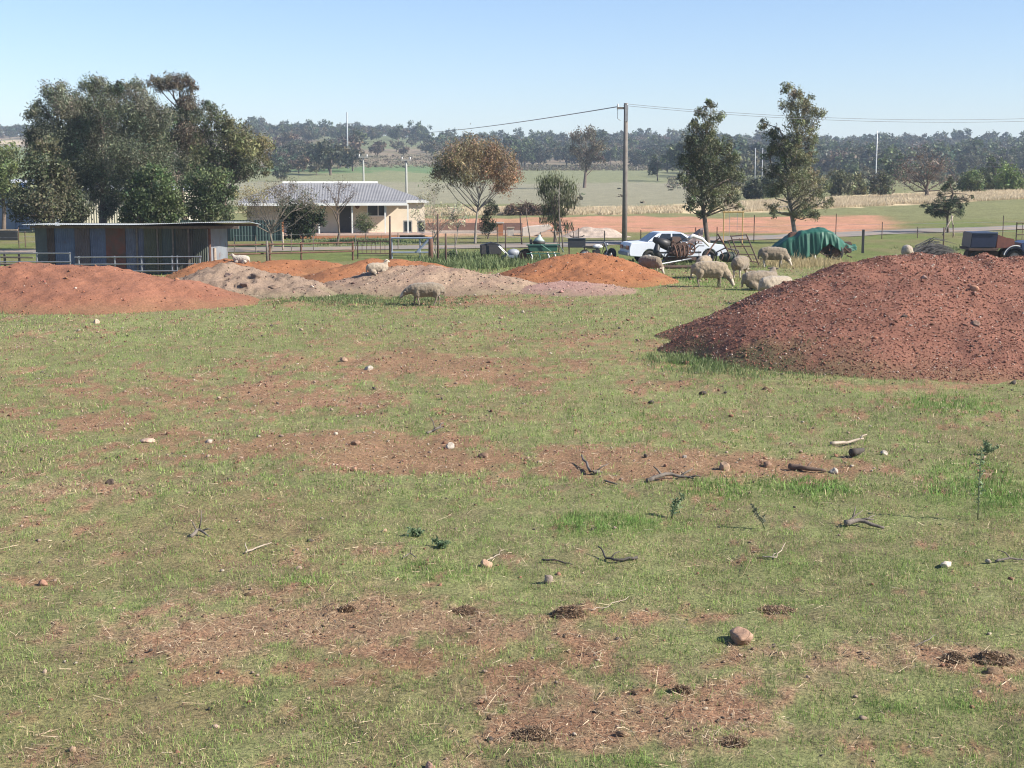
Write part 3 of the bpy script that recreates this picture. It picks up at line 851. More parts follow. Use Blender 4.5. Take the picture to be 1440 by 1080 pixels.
tree('broadleaf_tree', 'pale green tree cut by the left edge of the photo', 'tree', (5, 335), 92,
     [(8, 215, 18), (-12, 225, 24, 1), (22, 235, 16), (5, 250, 22, 1), (-20, 262, 28), (20, 268, 16)], (0, 230), 8000, .17, ((.14, .165, .07), (.11, .14, .055)), .16, BARK, 9, aspect=.4)
tree('deciduous_tree', 'half bare tree with pale crooked limbs and thin yellowish leaves by the dark fence', 'tree', (379, 352), 74,
     [(345, 272, 12, 1), (358, 285, 12), (372, 270, 12, 1), (390, 268, 14), (405, 280, 14), (425, 278, 14), (440, 290, 12), (350, 300, 10, 1), (415, 262, 10), (338, 290, 9, 1)], (384, 318), 5200, .085, ((.17, .145, .105), (.25, .21, .09)), .10, surf('grey_brown_bark', (.21, .175, .14), (.12, .10, .08), 5, .85), 10, start=.8, twigs=14, spray=.35, fill=1.4, lr=.6)
tree('bush', 'dark green rounded bush under the half bare tree beside the house', 'bush', (425, 336), 80,
     [(410, 295, 16), (430, 292, 16, 1), (445, 298, 14), (405, 310, 14), (428, 312, 18), (448, 312, 10), (415, 325, 12), (435, 325, 10)], (425, 310), 7000, .12, ((.035, .05, .025), (.05, .065, .03)), .07, BARK, 11, aspect=.5, droop=.2)
tree('bare_tree', 'slim leafless tree standing in front of the cream house', 'tree', (474, 341), 82,
     [(460, 262, 12), (475, 255, 14), (490, 260, 12), (468, 278, 12), (490, 278, 12), (455, 280, 8), (500, 270, 8)], (473, 285), 260, .08, ((.12, .10, .08),), .085, BARK, 12, start=.5, twigs=16, spray=.4)
tree('shrub', 'small round green shrub in front of the house window', 'bush', (514, 335), 84,
     [(513, 310, 10), (506, 316, 8), (521, 315, 8), (514, 320, 8)], (514, 318), 2600, .09, ((.11, .135, .06), (.13, .15, .075)), .04, BARK, 13, aspect=.25, droop=.1, spray=.3)
tree('flowering_tree', 'bare stemmed sapling with creamy white blossom right of the house', 'tree', (612, 362), 70,
     [(600, 275, 12), (612, 262, 10, 1), (585, 300, 9), (610, 300, 13), (625, 300, 12), (597, 318, 8), (632, 310, 10), (600, 255, 8, 1), (640, 302, 7)], (608, 315), 1500, .10, ((.36, .33, .22), (.12, .125, .08)), .06, PALEBARK, 14, start=.3, twigs=9, spray=.35, stems=3)
tree('flowering_tree', 'smaller thin creamy blossomed sapling beside the iron posts', 'tree', (644, 368), 68,
     [(632, 298, 9), (645, 292, 9), (655, 302, 8), (638, 308, 8, 1), (650, 312, 7)], (644, 312), 700, .10, ((.38, .35, .24), (.15, .16, .10)), .04, PALEBARK, 15, start=.6, twigs=6, spray=.35)
tree('gum_tree', 'umbrella shaped gum with rusty orange leaves and forked pale trunk', 'tree', (668, 339), 84,
     [(625, 232, 20, 1), (645, 218, 22, 0), (665, 213, 20, 0), (690, 215, 22, 2), (710, 228, 20, 2), (722, 248, 15, 3), (712, 258, 15, 3), (640, 242, 18, 1), (668, 240, 18, 2), (692, 240, 20, 3), (615, 245, 10, 1), (700, 265, 8, 3), (655, 255, 10, 1)], (676, 262), 21000, .125,
     ((.245, .19, .11), (.18, .165, .092), (.255, .185, .108), (.275, .17, .10)), .085, PALEBARK, 16, lean=((669, 318), (672, 292)), start=.62, twigs=5, droop=.5, lr=.6, deep=.5, grow=1.1)
tree('shrub', 'dark narrow leafy shrub right of the rusty orange gum', 'bush', (686, 334), 90,
     [(690, 288, 9), (684, 298, 9), (696, 296, 6), (686, 310, 11), (684, 322, 10), (692, 318, 8)], (687, 295), 3000, .12, ((.045, .055, .03), (.07, .065, .04)), .06, BARK, 17, aspect=.3, droop=.3)
tree('pepper_tree', 'weeping olive green tree left of the power pole', 'tree', (780, 338), 84,
     [(770, 258, 14), (785, 255, 14, 1), (800, 265, 12), (762, 268, 10), (775, 278, 14), (795, 280, 14, 1), (803, 285, 8), (770, 295, 10), (780, 305, 10), (790, 300, 9, 1), (800, 318, 8), (785, 322, 8), (768, 310, 7)], (782, 268), 6500, .17, ((.085, .10, .048), (.13, .135, .07)), .09, BARK, 18, droop=.85, aspect=.16, spray=.26)
tree('gum_tree', 'lone small gum tree in the middle of the far paddock', 'tree', (822, 262), 290,
     [(812, 195, 12), (828, 190, 14), (840, 205, 12), (815, 215, 12), (832, 220, 12), (822, 232, 10), (845, 222, 8), (805, 208, 8)], (824, 205), 3800, .45, ((.115, .095, .065), (.09, .08, .055)), .38, BARK, 19)
tree('gum_tree', 'tall dense dark gum tree standing behind the white car bonnet', 'tree', (996, 348), 82,
     [(998, 148, 9), (985, 158, 11, 1), (1006, 162, 11), (975, 178, 11), (995, 182, 18), (968, 200, 13, 1), (990, 210, 22, 2), (1018, 205, 17), (1030, 222, 14), (972, 228, 19, 2), (1000, 238, 26, 2), (1030, 245, 17), (965, 252, 14), (990, 265, 24), (1018, 268, 19, 1), (975, 280, 15, 1), (1005, 287, 15), (1032, 278, 11), (968, 292, 8), (1040, 292, 8, 1), (985, 300, 8)], (997, 170), 26000, .13,
     ((.13, .14, .075), (.16, .16, .085), (.08, .09, .05)), .15, BARK, 20, start=.22, deep=.45, grow=1.0, **CL)
tree('gum_tree', 'tallest open gum tree growing behind the green tarpaulin', 'tree', (1120, 340), 84,
     [(1106, 125, 9), (1118, 130, 12, 1), (1133, 138, 10), (1112, 148, 12), (1130, 155, 13, 1), (1146, 158, 11), (1120, 172, 15), (1142, 178, 12), (1120, 195, 13), (1140, 200, 10), (1076, 175, 8), (1085, 190, 11, 2), (1097, 205, 14, 2), (1080, 215, 9, 2), (1105, 225, 11, 2), (1085, 240, 10, 2), (1135, 245, 15, 1), (1115, 255, 17), (1152, 262, 13, 1), (1095, 262, 13), (1130, 280, 17, 1), (1155, 285, 10), (1085, 292, 8), (1125, 300, 9, 1), (1145, 302, 8), (1088, 300, 6), (1116, 212, 13), (1128, 226, 13, 1), (1100, 240, 12, 2), (1140, 222, 10, 1)], (1122, 145), 26000, .13,
     ((.15, .155, .085), (.19, .18, .10), (.09, .10, .055)), .14, PALEBARK, 21, start=.2, deep=.45, twigs=5, grow=1.18, **CL)
tree('bare_tree', 'big bare brownish tree standing beyond the pale grass at the right', 'tree', (1305, 272), 175,
     [(1275, 235, 18), (1300, 222, 20), (1325, 232, 18), (1285, 250, 16), (1315, 250, 16), (1262, 252, 12), (1340, 250, 12)], (1303, 245), 2600, .20, ((.17, .125, .095),), .3, BARK, 22, start=.3, twigs=24, spray=.35, fill=1.4)
for i, (px, py, w, h, lab, c) in enumerate((
    (1365, 262, 26, 30, 'soft green rounded tree right of the big bare tree', (.125, .16, .065)), (1418, 262, 26, 34, 'bright willow green tree at the right edge beyond the pale grass', (.145, .19, .062)),
    (1392, 264, 14, 24, 'short olive green bush between the two green trees at the right edge', (.11, .13, .06)),
    (1238, 272, 24, 34, 'grey green bush beside the tall white pole at the right', (.12, .125, .075)), (1180, 276, 26, 34, 'dull olive tree just right of the tallest open gum', (.12, .125, .065)), (1205, 276, 18, 26, 'low pale olive bush beyond the pale grass band', (.16, .16, .085)),
    (1060, 282, 20, 28, 'dark bush seen between the two tall gums, on the left', (.06, .07, .04)), (1080, 284, 16, 30, 'dark bush tucked against the left side of the tallest open gum', (.06, .072, .04)))):
    d = 190 + 6 * (i % 3)
    f = at(px, py, d); gz = ground_z(f.x, f.y)
    top = to_px(f.x, d, gz)[1]
    tree('green_tree' if h > 28 else 'bush', lab, 'tree' if h > 28 else 'bush', (px, py), d,
         [(px - w * .4, top - h * .4, w * .5), (px + w * .35, top - h * .45, w * .5), (px, top - h * .75, w * .5), (px - w * .2, top - h * .2, w * .4), (px + w * .4, top - h * .2, w * .4)], (px, top - h * .6), 3400, .34, (c, tuple(x * 1.25 for x in c)), .14, BARK, 30 + i, aspect=.45)
tree('pine_tree', 'small dark conifer with spreading layered branches beside the road', 'tree', (1333, 331), 96,
     [(1333, 252, 4), (1330, 262, 5), (1340, 266, 5), (1325, 275, 6), (1343, 277, 6), (1333, 285, 9), (1318, 290, 7), (1350, 288, 6), (1308, 294, 6), (1360, 280, 4), (1300, 290, 4), (1330, 300, 9), (1345, 300, 7), (1316, 300, 6), (1353, 292, 5), (1303, 297, 4), (1310, 288, 4), (1358, 286, 4), (1364, 277, 3), (1322, 283, 5), (1345, 283, 5), (1325, 268, 4), (1338, 257, 4), (1310, 300, 4), (1324, 303, 5)], (1333, 250), 7500, .13, ((.055, .075, .045), (.075, .095, .055)), .10, BARK, 40, aspect=.22, droop=.1, start=.3, twigs=3, spray=.3, rise=-.15)

# far woods: six forms shared by many single trees
def far_form(seed, cols, w=1.0, h=1.0):
    rng = np.random.default_rng(seed)
    cl = []
    for k in range(9):
        a = rng.uniform(0, 6.283); q = rng.random() ** .5
        zz = rng.uniform(.30, .88)
        cl.append((math.cos(a) * q * .36 * w, math.sin(a) * q * .36 * w, zz * h, rng.uniform(.13, .21) * (1.15 - .4 * zz), rng.integers(0, len(cols))))
    cl += [(rng.normal(0, .12), rng.normal(0, .12), .55 * h, .26, 0)]
    mb = MB(); limbs(mb, [(0, 0, 0), (.01, .01, .3 * h), (rng.normal(0, .03), 0, .75 * h)], .028, cl, rng, .4, .1, 0)
    tm = mb
    me = crown_mesh(cl, 1100, .085, cols, rng, .55, .2, .24)
    V = np.array([v.co[:] for v in me.vertices]); F = np.array([p.vertices[:] for p in me.polygons])
    T = np.array([c.color[:3] for c in me.attributes['tint'].data])
    return V, F, T, np.array([v[:] for v in mb.v]), np.array([f for f in mb.f if len(f) == 4])
FARC_ = [((.060, .070, .042), (.085, .090, .052)), ((.075, .085, .050), (.105, .105, .062)), ((.052, .060, .040), (.075, .078, .048)), ((.095, .095, .06), (.13, .12, .075)), ((.11, .085, .06), (.09, .08, .055)), ((.066, .082, .042), (.095, .11, .055))]
FARC = [[tuple(min(x * 1.2, .3) for x in c) for c in f] for f in FARC_]
FAR = [far_form(900 + i, FARC[i], w, h) for i, (w, h) in enumerate(((1.05, .9), (.85, 1), (1.25, .85), (1.0, .8), (.9, .85), (.75, 1.1)))]
FARME = [(np_mesh('crown', f[0], [f[1]], f[2]), np_mesh('trunk', f[3], [f[4]])) for f in FAR]
for m, q in FARME: m.materials.append(LEAF); q.materials.append(BARK)
def far_trees(spec):
    rng = np.random.default_rng(77)
    for (x0, x1, y0, y1, n, s0, s1, forms, name, label, group) in spec:
        proto = None
        xs = np.linspace(x0, x1, n) + rng.normal(0, (x1 - x0) / n * .45, n)
        for px in xs:
            g = G(px, rng.uniform(y0, y1))
            fm = FARME[forms[rng.integers(0, len(forms))]]
            o = empty(name, (0, 0, 0))
            for part, me in zip(('crown', 'trunk'), fm):
                q = bpy.data.objects.new(part, me); C.objects.link(q); q.parent = o
            s = rng.uniform(s0, s1) * rng.choice([.75, .9, 1, 1, 1.25])
            o.location = (g.x, g.y, g.z - .2); o.scale = (s * rng.uniform(.9, 1.25), s * rng.uniform(.9, 1.25), s); o.rotation_euler = (0, 0, rng.uniform(0, 6.28))
            tag(o, label, 'tree', group)
far_trees((
 (-10, 60, 188, 190, 6, 9, 13, (0, 2), 'gum_tree', 'dark bluish gum on the skyline at the far left', 'skyline trees at the far left'),
 (325, 580, 185.5, 187.5, 26, 6.5, 11, (0, 1, 2, 4), 'gum_tree', 'dark gum on the hilltop skyline above the cream house', 'skyline trees above the house'),
 (560, 860, 201, 205, 26, 7, 12, (0, 2, 5, 1), 'gum_tree', 'dark gum on the low skyline behind the rusty orange tree', 'skyline trees in the middle'),
 (800, 1060, 205.5, 208, 22, 9, 14, (0, 2, 1), 'gum_tree', 'dark gum on the skyline behind the power pole', 'skyline trees behind the pole'),
 (1060, 1460, 208, 211, 34, 9, 14, (0, 2, 1, 3), 'gum_tree', 'dark gum in the wood along the skyline at the right', 'skyline trees at the right'),
 (640, 960, 224, 236, 46, 7, 11, (0, 1, 5, 2), 'gum_tree', 'dark tree in the belt at the top of the green paddock', 'tree belt above the paddock'),
 (380, 500, 212, 246, 22, 6, 10, (0, 2, 4), 'gum_tree', 'dull dark tree on the slope just above the house roof', 'trees on the slope above the house'),
 (500, 640, 196, 222, 9, 5, 8, (4, 3, 5), 'shrub_tree', 'scattered low tree among the hillside green fields', 'scattered hillside trees'),
 (1150, 1460, 238, 256, 34, 7, 11, (1, 3, 5, 0), 'gum_tree', 'grey green tree in the hollow beyond the pale grass at the right', 'trees in the hollow at the right'),
 (1010, 1470, 257, 266, 30, 3.6, 6.2, (1, 3, 5, 0), 'gum_tree', 'grey green tree at the near edge of the hollow, just over the pale grass', 'trees at the near edge of the hollow'),
 (385, 485, 232, 258, 12, 5, 9, (0, 2, 3), 'gum_tree', 'dark tree standing close behind the left end of the house roof', 'trees close behind the house'),
 (930, 1130, 240, 256, 16, 7, 10, (0, 5, 3), 'gum_tree', 'dark tree in the hollow behind the two tall gums', 'trees behind the tall gums'),
))
def build_wood():
    rng = np.random.default_rng(78)
    VV = []; FF = []; TT = []; k = 0
    for (x0, x1, y0, y1, n, s0, s1) in ((320, 600, 188, 200, 110, 6, 10), (600, 1000, 203, 226, 150, 7, 11), (960, 1520, 209, 252, 330, 8, 13), (0, 60, 190, 196, 14, 7, 10), (-100, 0, 188, 230, 20, 8, 12)):
        for _ in range(n):
            g = G(rng.uniform(x0, x1), rng.uniform(y0, y1)); V, F, T = FAR[rng.integers(0, 6)][:3]
            s = rng.uniform(s0, s1); a = rng.uniform(0, 6.28)
            R = np.array([[math.cos(a), -math.sin(a), 0], [math.sin(a), math.cos(a), 0], [0, 0, 1]])
            VV.append(V @ R.T * np.array([1.25, 1.25, 1]) * s + np.array(g[:]) - np.array([0, 0, .25])); FF.append(F + k); TT.append(T); k += len(V)
    tag(link('distant_wood', np_mesh('distant_wood', np.concatenate(VV), [np.concatenate(FF)], np.concatenate(TT)), LEAF), kind='stuff')
    # low scrub strip at the head of the paddock and tussocks on the slopes
    P = []
    for (x0, x1, y0, y1, n) in ((700, 980, 234, 240, 1400), (480, 700, 220, 236, 500), (640, 960, 258, 286, 9), (940, 1080, 250, 268, 200)):
        for _ in range(n):
            g = G(rng.uniform(x0, x1), rng.uniform(y0, y1)); P.append((g.x, g.y, g.z, g.y * .0011 * rng.uniform(.6, 1.7)))
    P = np.array(P)
    m = 14
    Q = np.repeat(P, m, 0)
    pos = Q[:, :3] + rng.normal(0, 1, (len(Q), 3)) * Q[:, 3:4] * np.array([.9, .9, .4]) + np.array([0, 0, .35]) * Q[:, 3:4]
    t = np.repeat(np.array([.13, .115, .075])[None] * rng.uniform(.6, 1.5, (len(P), 1)) * (1 + rng.normal(0, .08, (len(P), 3))), m, 0)
    V, F, T = leaf_quads(pos, .55, .5, .1, rng, t)
    tag(link('scrub', np_mesh('scrub', V, [F], T), LEAF), kind='stuff')
build_wood()
# ------------------------------------------------------------------ the house
CREAM = surf('cream_wall', (.70, .61, .48), (.63, .54, .41), 1.5, .8, bumps=.1)
BRICKO = surf('orange_brick', (.40, .17, .085), (.30, .13, .07), 14, .85)
def corrugated(name, c1, c2, pitch=.09, rough=.5, metal=.3, axis='X', spot=None, spot_at=.62, wear=1.2):
    m, nt, N, L, B = new_mat(name)
    co = coords(N)
    n = noise_tex(N, L, wear, 6, .6, co)
    col = ramp(N, L, n, [(.32, c1), (.68, c2)])
    if spot:
        k = noise_tex(N, L, 2.2, 5, .65, co, .3)
        col = mixc(N, L, ramp(N, L, k, [(spot_at - .08, (0, 0, 0)), (spot_at + .08, (1, 1, 1))]), col, spot)
    L.new(col, B.inputs['Base Color'])
    w = N.new('ShaderNodeTexWave'); w.wave_type = 'BANDS'; w.bands_direction = axis; w.inputs['Scale'].default_value = 1 / pitch * .314
    L.new(co, w.inputs['Vector'])
    bump(N, L, w.outputs['Fac'], .8, pitch * .22, B)
    B.inputs['Roughness'].default_value = rough; B.inputs['Metallic'].default_value = metal
    return m
HOUSEROOF = corrugated('grey_iron_roof', (.25, .25, .255), (.20, .20, .21), .1, .65, 0)

def build_house():
    f = at(470, 333, 92); f.z = ground_z(f.x, f.y)
    r = empty('house', f, math.radians(8), 'low cream house with a grey iron hip roof and shaded verandah', 'house')
    X = lambda px, d=92: (px - 720) / FOCAL * d - f.x
    x0, x1 = X(352), X(598)
    zf, zt = .30, 2.34                                # floor, wall top
    wall = MB()
    wall.box(((x0 + x1) / 2, 4.0, (zf + zt) / 2 - .15), (x1 - x0, 8.0, zt - zf + .3))
    wall.build('wall', CREAM, r)
    # hip roof with eaves
    mb = MB()
    ex0, ex1, ey0, ey1 = x0 - .5, x1 + .20, -.14, 8.4
    zr = 3.42; rx0, rx1, ry = x0 + 2.2, X(544, 96), 3.6
    ze = 2.33
    xv = X(571)
    V = [(ex0, ey0, ze), (ex1, ey0, ze), (ex1, ey1, ze + .1), (ex0, ey1, ze + .1), (rx0, ry, zr), (rx1, ry, zr)]
    V2 = [(a, b, c - .08) for a, b, c in V]
    mb.add(V + V2, [(0, 1, 5, 4), (1, 2, 5), (2, 3, 4, 5), (3, 0, 4), (6, 10, 11, 7), (7, 11, 8), (8, 11, 10, 9), (9, 10, 6), (0, 6, 7, 1), (1, 7, 8, 2), (2, 8, 9, 3), (3, 9, 6, 0)])
    rf = mb.build('roof', HOUSEROOF, r)
    MB().tube([(rx0, ry, zr + .03), (rx1, ry, zr + .03)], .09, 8).build('ridge_cap', WHITEPAINT, rf)
    MB().add([(ex0, -2.0, 2.19), (xv, -2.0, 2.19), (xv, -.16, 2.31), (ex0, -.16, 2.31), (ex0, -2.0, 2.14), (xv, -2.0, 2.14), (xv, -.16, 2.26), (ex0, -.16, 2.26)], [(0, 1, 2, 3), (7, 6, 5, 4), (0, 4, 5, 1), (1, 5, 6, 2), (2, 6, 7, 3), (3, 7, 4, 0)]).build('verandah_roof', HOUSEROOF, r)
    g = MB(); g.box(((ex0 + xv) / 2, -2.05, 2.14), (xv - ex0, .10, .17)); g.build('fascia', WHITEPAINT, rf)
    g = MB(); g.box(((xv + ex1) / 2 + .05, -.19, ze - .06), (ex1 - xv, .10, .17)); g.build('fascia', WHITEPAINT, rf)
    # verandah floor and its brick front
    fl = MB(); fl.box(((x0 + x1 + .4) / 2, -1.0, zf - .06), (x1 - x0 + .4, 1.98, .12)); fl.build('verandah_floor', surf('pink_concrete', (.52, .36, .30), (.42, .30, .25), 4, .85), r)
    b = MB(); b.box(((X(425) + X(560)) / 2, -1.93, .08), (X(560) - X(425), .10, .31)); b.build('brick_edge', BRICKO, r)
    p = MB(); p.box((X(398), -1.6, .55), (.42, .42, 1.2)); p.build('brick_pillar', BRICKO, r)
    for px in (404, 445, 491, 537, 569):
        MB().box((X(px, 90.2), -1.78, (zf + 2.12) / 2), (.085, .085, 2.12 - zf)).build('verandah_post', WHITEPAINT, r)
    fm = surf('dark_door', (.06, .055, .05), (.04, .038, .036), 4, .5)
    d = MB(); d.box((X(487), -.03, zf + .98), (.72, .06, 1.95)); dd = d.build('door', fm, r)
    MB().ball((X(487) + .27, -.10, zf + .95), .035, 1).build('handle', GALV, dd)
    for px, w, zc, h in ((531, 1.22, 1.82, .95), (418, 1.1, 1.75, .9)):
        wn = MB()
        fr = .06
        cx = X(px)
        for o in (-w / 2, w / 2, 0.08): wn.box((cx + o, -.045, zc), (fr, .09, h + .06))
        for o in (-h / 2, h / 2): wn.box((cx, -.045, zc + o), (w - fr, .075, fr))
        wo = wn.build('window', WHITEPAINT, r)
        MB().box((cx, -.012, zc), (w, .02, h)).build('pane', GLASS, wo)
    w = MB()
    w.ball((X(504), -.05, 2.0), .17, 2, (.9, .35, 1.15)); w.box((X(504), -.05, 2.19), (.2, .06, .06))
    w.build('wall_plaque', surf('brown_plaque', (.16, .07, .045), (.10, .05, .035), 9), r)
    sm = surf('stump_board', (.34, .26, .19), (.26, .2, .15), 6)
    # leaning dark panels (old window sashes) and a pot on the verandah
    for k, (px, wd) in enumerate(((571, .52), (590, .44))):
        e = MB(); cx = X(px, 91)
        for o in (-wd / 2, wd / 2): e.box((cx + o, -1.0, zf + .39), (.07, .06, .78))
        for o in (.04, .75): e.box((cx, -1.0, zf + o), (wd - .07, .055, .07))
        t = empty('window_sash', Vector((0, 0, 0)) + f, math.radians(8), ('wider dark glazed sash leaning on the sunlit end of the verandah', 'narrower dark glazed sash at the far right end of the verandah')[k], 'window sash', 'sashes leaning on the verandah')
        e.build('frame', surf('weathered_frame', (.30, .29, .27), (.2, .2, .19), 5), t)
        MB().box((cx, -.99, zf + .40), (wd - .06, .02, .66)).build('pane', GLASS, t)
build_house()

def plain_shed(name, label, px0, px1, d, h, depth, wallm, roofm, rz=0, rise=.5, door=None):
    a = at(px0, 330, d); b = at(px1, 330, d)
    z = ground_z((a.x + b.x) / 2, d)
    r = empty(name, (a.x, d, z), rz, label, 'shed')
    L = b.x - a.x
    MB().prism([(0, -.2), (L, -.2), (L, h), (0, h)], 0, depth).build('wall', wallm, r)
    MB().add([(-.2, -.25, h + .02), (L + .2, -.25, h + .02), (L + .2, depth / 2, h + rise), (-.2, depth / 2, h + rise), (L + .2, depth + .25, h + .02), (-.2, depth + .25, h + .02),
              (-.2, -.25, h - .03), (L + .2, -.25, h - .03), (L + .2, depth / 2, h + rise - .05), (-.2, depth / 2, h + rise - .05), (L + .2, depth + .25, h - .03), (-.2, depth + .25, h - .03)],
             [(0, 1, 2, 3), (3, 2, 4, 5), (6, 9, 8, 7), (9, 11, 10, 8), (0, 6, 7, 1), (5, 4, 10, 11), (1, 7, 8, 2), (2, 8, 10, 4), (0, 3, 9, 6), (3, 5, 11, 9)]).build('roof', roofm, r)
    if door: MB().box((L * door, -.02, h * .42), (2.2, .03, h * .84)).build('door', surf('roller_door', (.30, .32, .34), (.25, .27, .29), 2, .5), r)
    return r
CREAMTIN = corrugated('cream_cladding', (.62, .58, .46), (.54, .50, .40), .2, .6, 0)
PALEROOF = corrugated('pale_iron_roof', (.50, .52, .54), (.42, .44, .46), .2, .45, .1)
plain_shed('shed', 'long cream iron shed half hidden behind the gum trunks', 118, 262, 112, 2.7, 7, CREAMTIN, PALEROOF, 0, .6, .75)
plain_shed('shed', 'grey blue iron shed at the left edge behind the trees', -60, 42, 104, 3.0, 7, corrugated('blue_grey_cladding', (.27, .30, .36), (.22, .25, .30), .2, .6, 0), PALEROOF, 0, .6, .6)
def build_garden_fence():
    m = corrugated('dark_green_panel', (.035, .065, .06), (.03, .055, .055), .18, .5, 0)
    a, b = at(255, 335, 87), at(396, 335, 87)
    L = b.x - a.x
    r = empty('panel_fence', (a.x, 87, ground_z(a.x, 87)), 0, 'dark green steel panel fence left of the cream house', 'fence')
    mb = MB(); mb.box((L / 2, 0, .60), (L, .05, 1.25)); mb.build('panel', m, r)
    MB().box((L / 2, 0, 1.255), (L, .08, .05)).build('rail', m, r)
    for k in range(5): MB().box((L * k / 4, -.06, .62), (.07, .06, 1.29)).build('post', m, r)
    a, b = at(-70, 335, 88), at(25, 335, 88)
    L = b.x - a.x
    r = empty('panel_fence', (a.x, 88, ground_z(a.x, 88)), 0, 'low dark panel fence at the left edge under the grey blue shed', 'fence')
    MB().box((L / 2, 0, .30), (L, .05, .62)).build('panel', BLACK, r)
    MB().box((L / 2, 0, .64), (L, .14, .06)).build('rail', PALEWOOD, r)
build_garden_fence()

# ------------------------------------------------------------------ patchwork tin shed
def build_tin_shed():
    r = empty('tin_shed', at(52, 385, 57.0).xy.to_3d(), math.radians(-4), 'low patchwork shed of rusty and painted corrugated iron sheets', 'shed')
    H = 1.93
    sheets = [(.55, (.13, .16, .15), (.10, .12, .12)), (.28, (.12, .085, .07), (.08, .06, .05)), (.98, (.14, .19, .29), (.11, .15, .24)), (.62, (.17, .14, .15), (.13, .11, .12)), (.78, (.15, .19, .29), (.12, .15, .24)),
              (.82, (.24, .09, .06), (.16, .06, .045)), (.90, (.19, .21, .28), (.14, .16, .21)), (.74, (.13, .14, .09), (.10, .11, .08)), (.70, (.09, .115, .10), (.075, .10, .09)), (.68, (.125, .12, .09), (.09, .095, .075)), (.66, (.10, .12, .09), (.08, .09, .075))]
    sheets = [(w * .9, p, q) for w, p, q in sheets]
    x = 0.0
    rng = random.Random(4)
    for k, (w, c1, c2) in enumerate(sheets):
        m = corrugated('iron_sheet_%s' % 'abcdefghijkl'[k], tuple(v * .8 for v in c1), tuple(v * .66 for v in c2), .076, .7, .1, 'X', (.10, .065, .05), .70 if k != 5 else .5, 1.9)
        mb = MB()
        n = max(6, int(w / .076) * 4)
        top = H + rng.uniform(-.05, .0)
        dy = (k % 2) * .035
        vs = []; fs = []
        for i in range(n + 1):
            u = i / n * (w + .05)
            y = -.009 * math.cos(u / .076 * 2 * math.pi) - dy
            vs += [(x + u, y, -.1), (x + u, y, top)]
        for i in range(n): fs.append((2 * i, 2 * i + 2, 2 * i + 3, 2 * i + 1))
        mb.add(vs, fs)
        o = mb.build('sheet', m, r)
        x += w
    L = x
    for sx in (0.02, L - .02):                        # end walls
        mb = MB(); mb.box((sx, 1.6, H / 2 - .1), (.03, 3.1, H - .06)); mb.build('end_wall', corrugated('end_sheet', (.24, .26, .29), (.17, .18, .2), .076, .6, .15, 'Y', (.17, .08, .05)), r)
    mb = MB(); mb.box((L / 2, 3.15, H / 2), (L, .03, H)); mb.build('back_wall', DARKRUST, r)
    for px in (L * .6, L * .72, L * .81, L * .9): MB().box((px, -.075, .9), (.06, .045, 1.95)).build('batten', DEADWOOD, r)
    MB().tube([(L + .12, .05, 0), (L + .12, .05, H)], .055, 8).build('post', RUST, r)
    MB().tube([(L + .30, .1, 0), (L + .30, .1, H * .55)], .065, 8).build('post', PALEWOOD, r)
    # corrugated roof, edge-on to us, running past the right end as an awning
    m = corrugated('roof_iron', (.50, .52, .52), (.38, .41, .40), .076, .45, .3, 'X', (.22, .14, .1), .7)
    vs = []; fs = []
    n = 380; W = L + 1.55
    for i in range(n + 1):
        u = -.18 + W * i / n
        zz = .016 * math.cos(u / .076 * 2 * math.pi)
        lift = .10 * sstep(L * .55, L + .8, np.array(u)).item()
        vs += [(u, -.85, H + .07 + zz + lift), (u, 1.6, H + .02 + zz + lift * .9), (u, 3.4, H - .10 + zz + lift * .5)]
    for i in range(n):
        for j in (0, 1): fs.append((3 * i + j, 3 * i + 3 + j, 3 * i + 4 + j, 3 * i + 1 + j))
    MB().add(vs, fs).build('roof', m, r)
    for yy in (-.1, 3.0): MB().box((L / 2 + .6, yy, H - .05), (L + 1.5, .07, .1)).build('purlin', DEADWOOD, r)
build_tin_shed()

# ------------------------------------------------------------------ rails, gates, fences
def rail_panel(name, label, cat, a, b, heights, posts, mat, r=.024, pr=.032, h=None, group=None, brace=False, verticals=0):
    """pipe rails between two pixel feet (px, py)"""
    A, B = G(*a), G(*b)
    root = empty(name, A, 0, label, cat, group)
    D = B - A
    h = h or max(heights)
    for z in heights: MB().tube([(0, 0, z), (D.x, D.y, D.z + z)], r, 8).build('rail', mat, root)
    for t in posts: MB().tube([D * t + Vector((0, .06, -.1)), D * t + Vector((0, .06, h + .04))], pr, 8).build('post', mat, root)
    for k in range(verticals):
        t = (k + 1) / (verticals + 1); MB().tube([D * t + Vector((0, 0, min(heights))), D * t + Vector((0, 0, h))], r * .6, 6).build('bar', mat, root)
    if brace: MB().tube([D * .62 + Vector((0, -.03, min(heights))), D * .95 + Vector((0, -.03, h))], r * 1.3, 8).build('brace', mat, root)
    return root
rail_panel('cattle_panel', 'galvanised pipe yard panel at the left front of the tin shed', 'cattle panel', (0, 391), (101, 391), (.30, .62, .95), (0, .52, .98), GALV, group='galvanised yard panels')
rail_panel('cattle_panel', 'galvanised pipe yard panel along the right front of the tin shed', 'cattle panel', (106, 392), (285, 391), (.28, .55, .82), (.03, .31, .52, .76, .80, .98), GALV, group='galvanised yard panels')
rail_panel('yard_rail', 'weathered grey timber yard rails at the far left, lower pair', 'yard rail', (-20, 387), (48, 388), (.25, .45, .72, .9), (.1, .4, .7), DEADWOOD, .035, .05)
rail_panel('pipe_fence', 'rusty brown pipe rail fence above the two small orange mounds', 'fence', (296, 372), (498, 366), (.42, .83), (.05, .40, .62, .99), RUST, .035, .045, .86)
rail_panel('farm_gate', 'narrow dark pipe gate with upright bars left of the iron post', 'gate', (503, 364), (548, 364), (.25, .83), (0, 1), DARKRUST, .025, .03, .83, verticals=6)
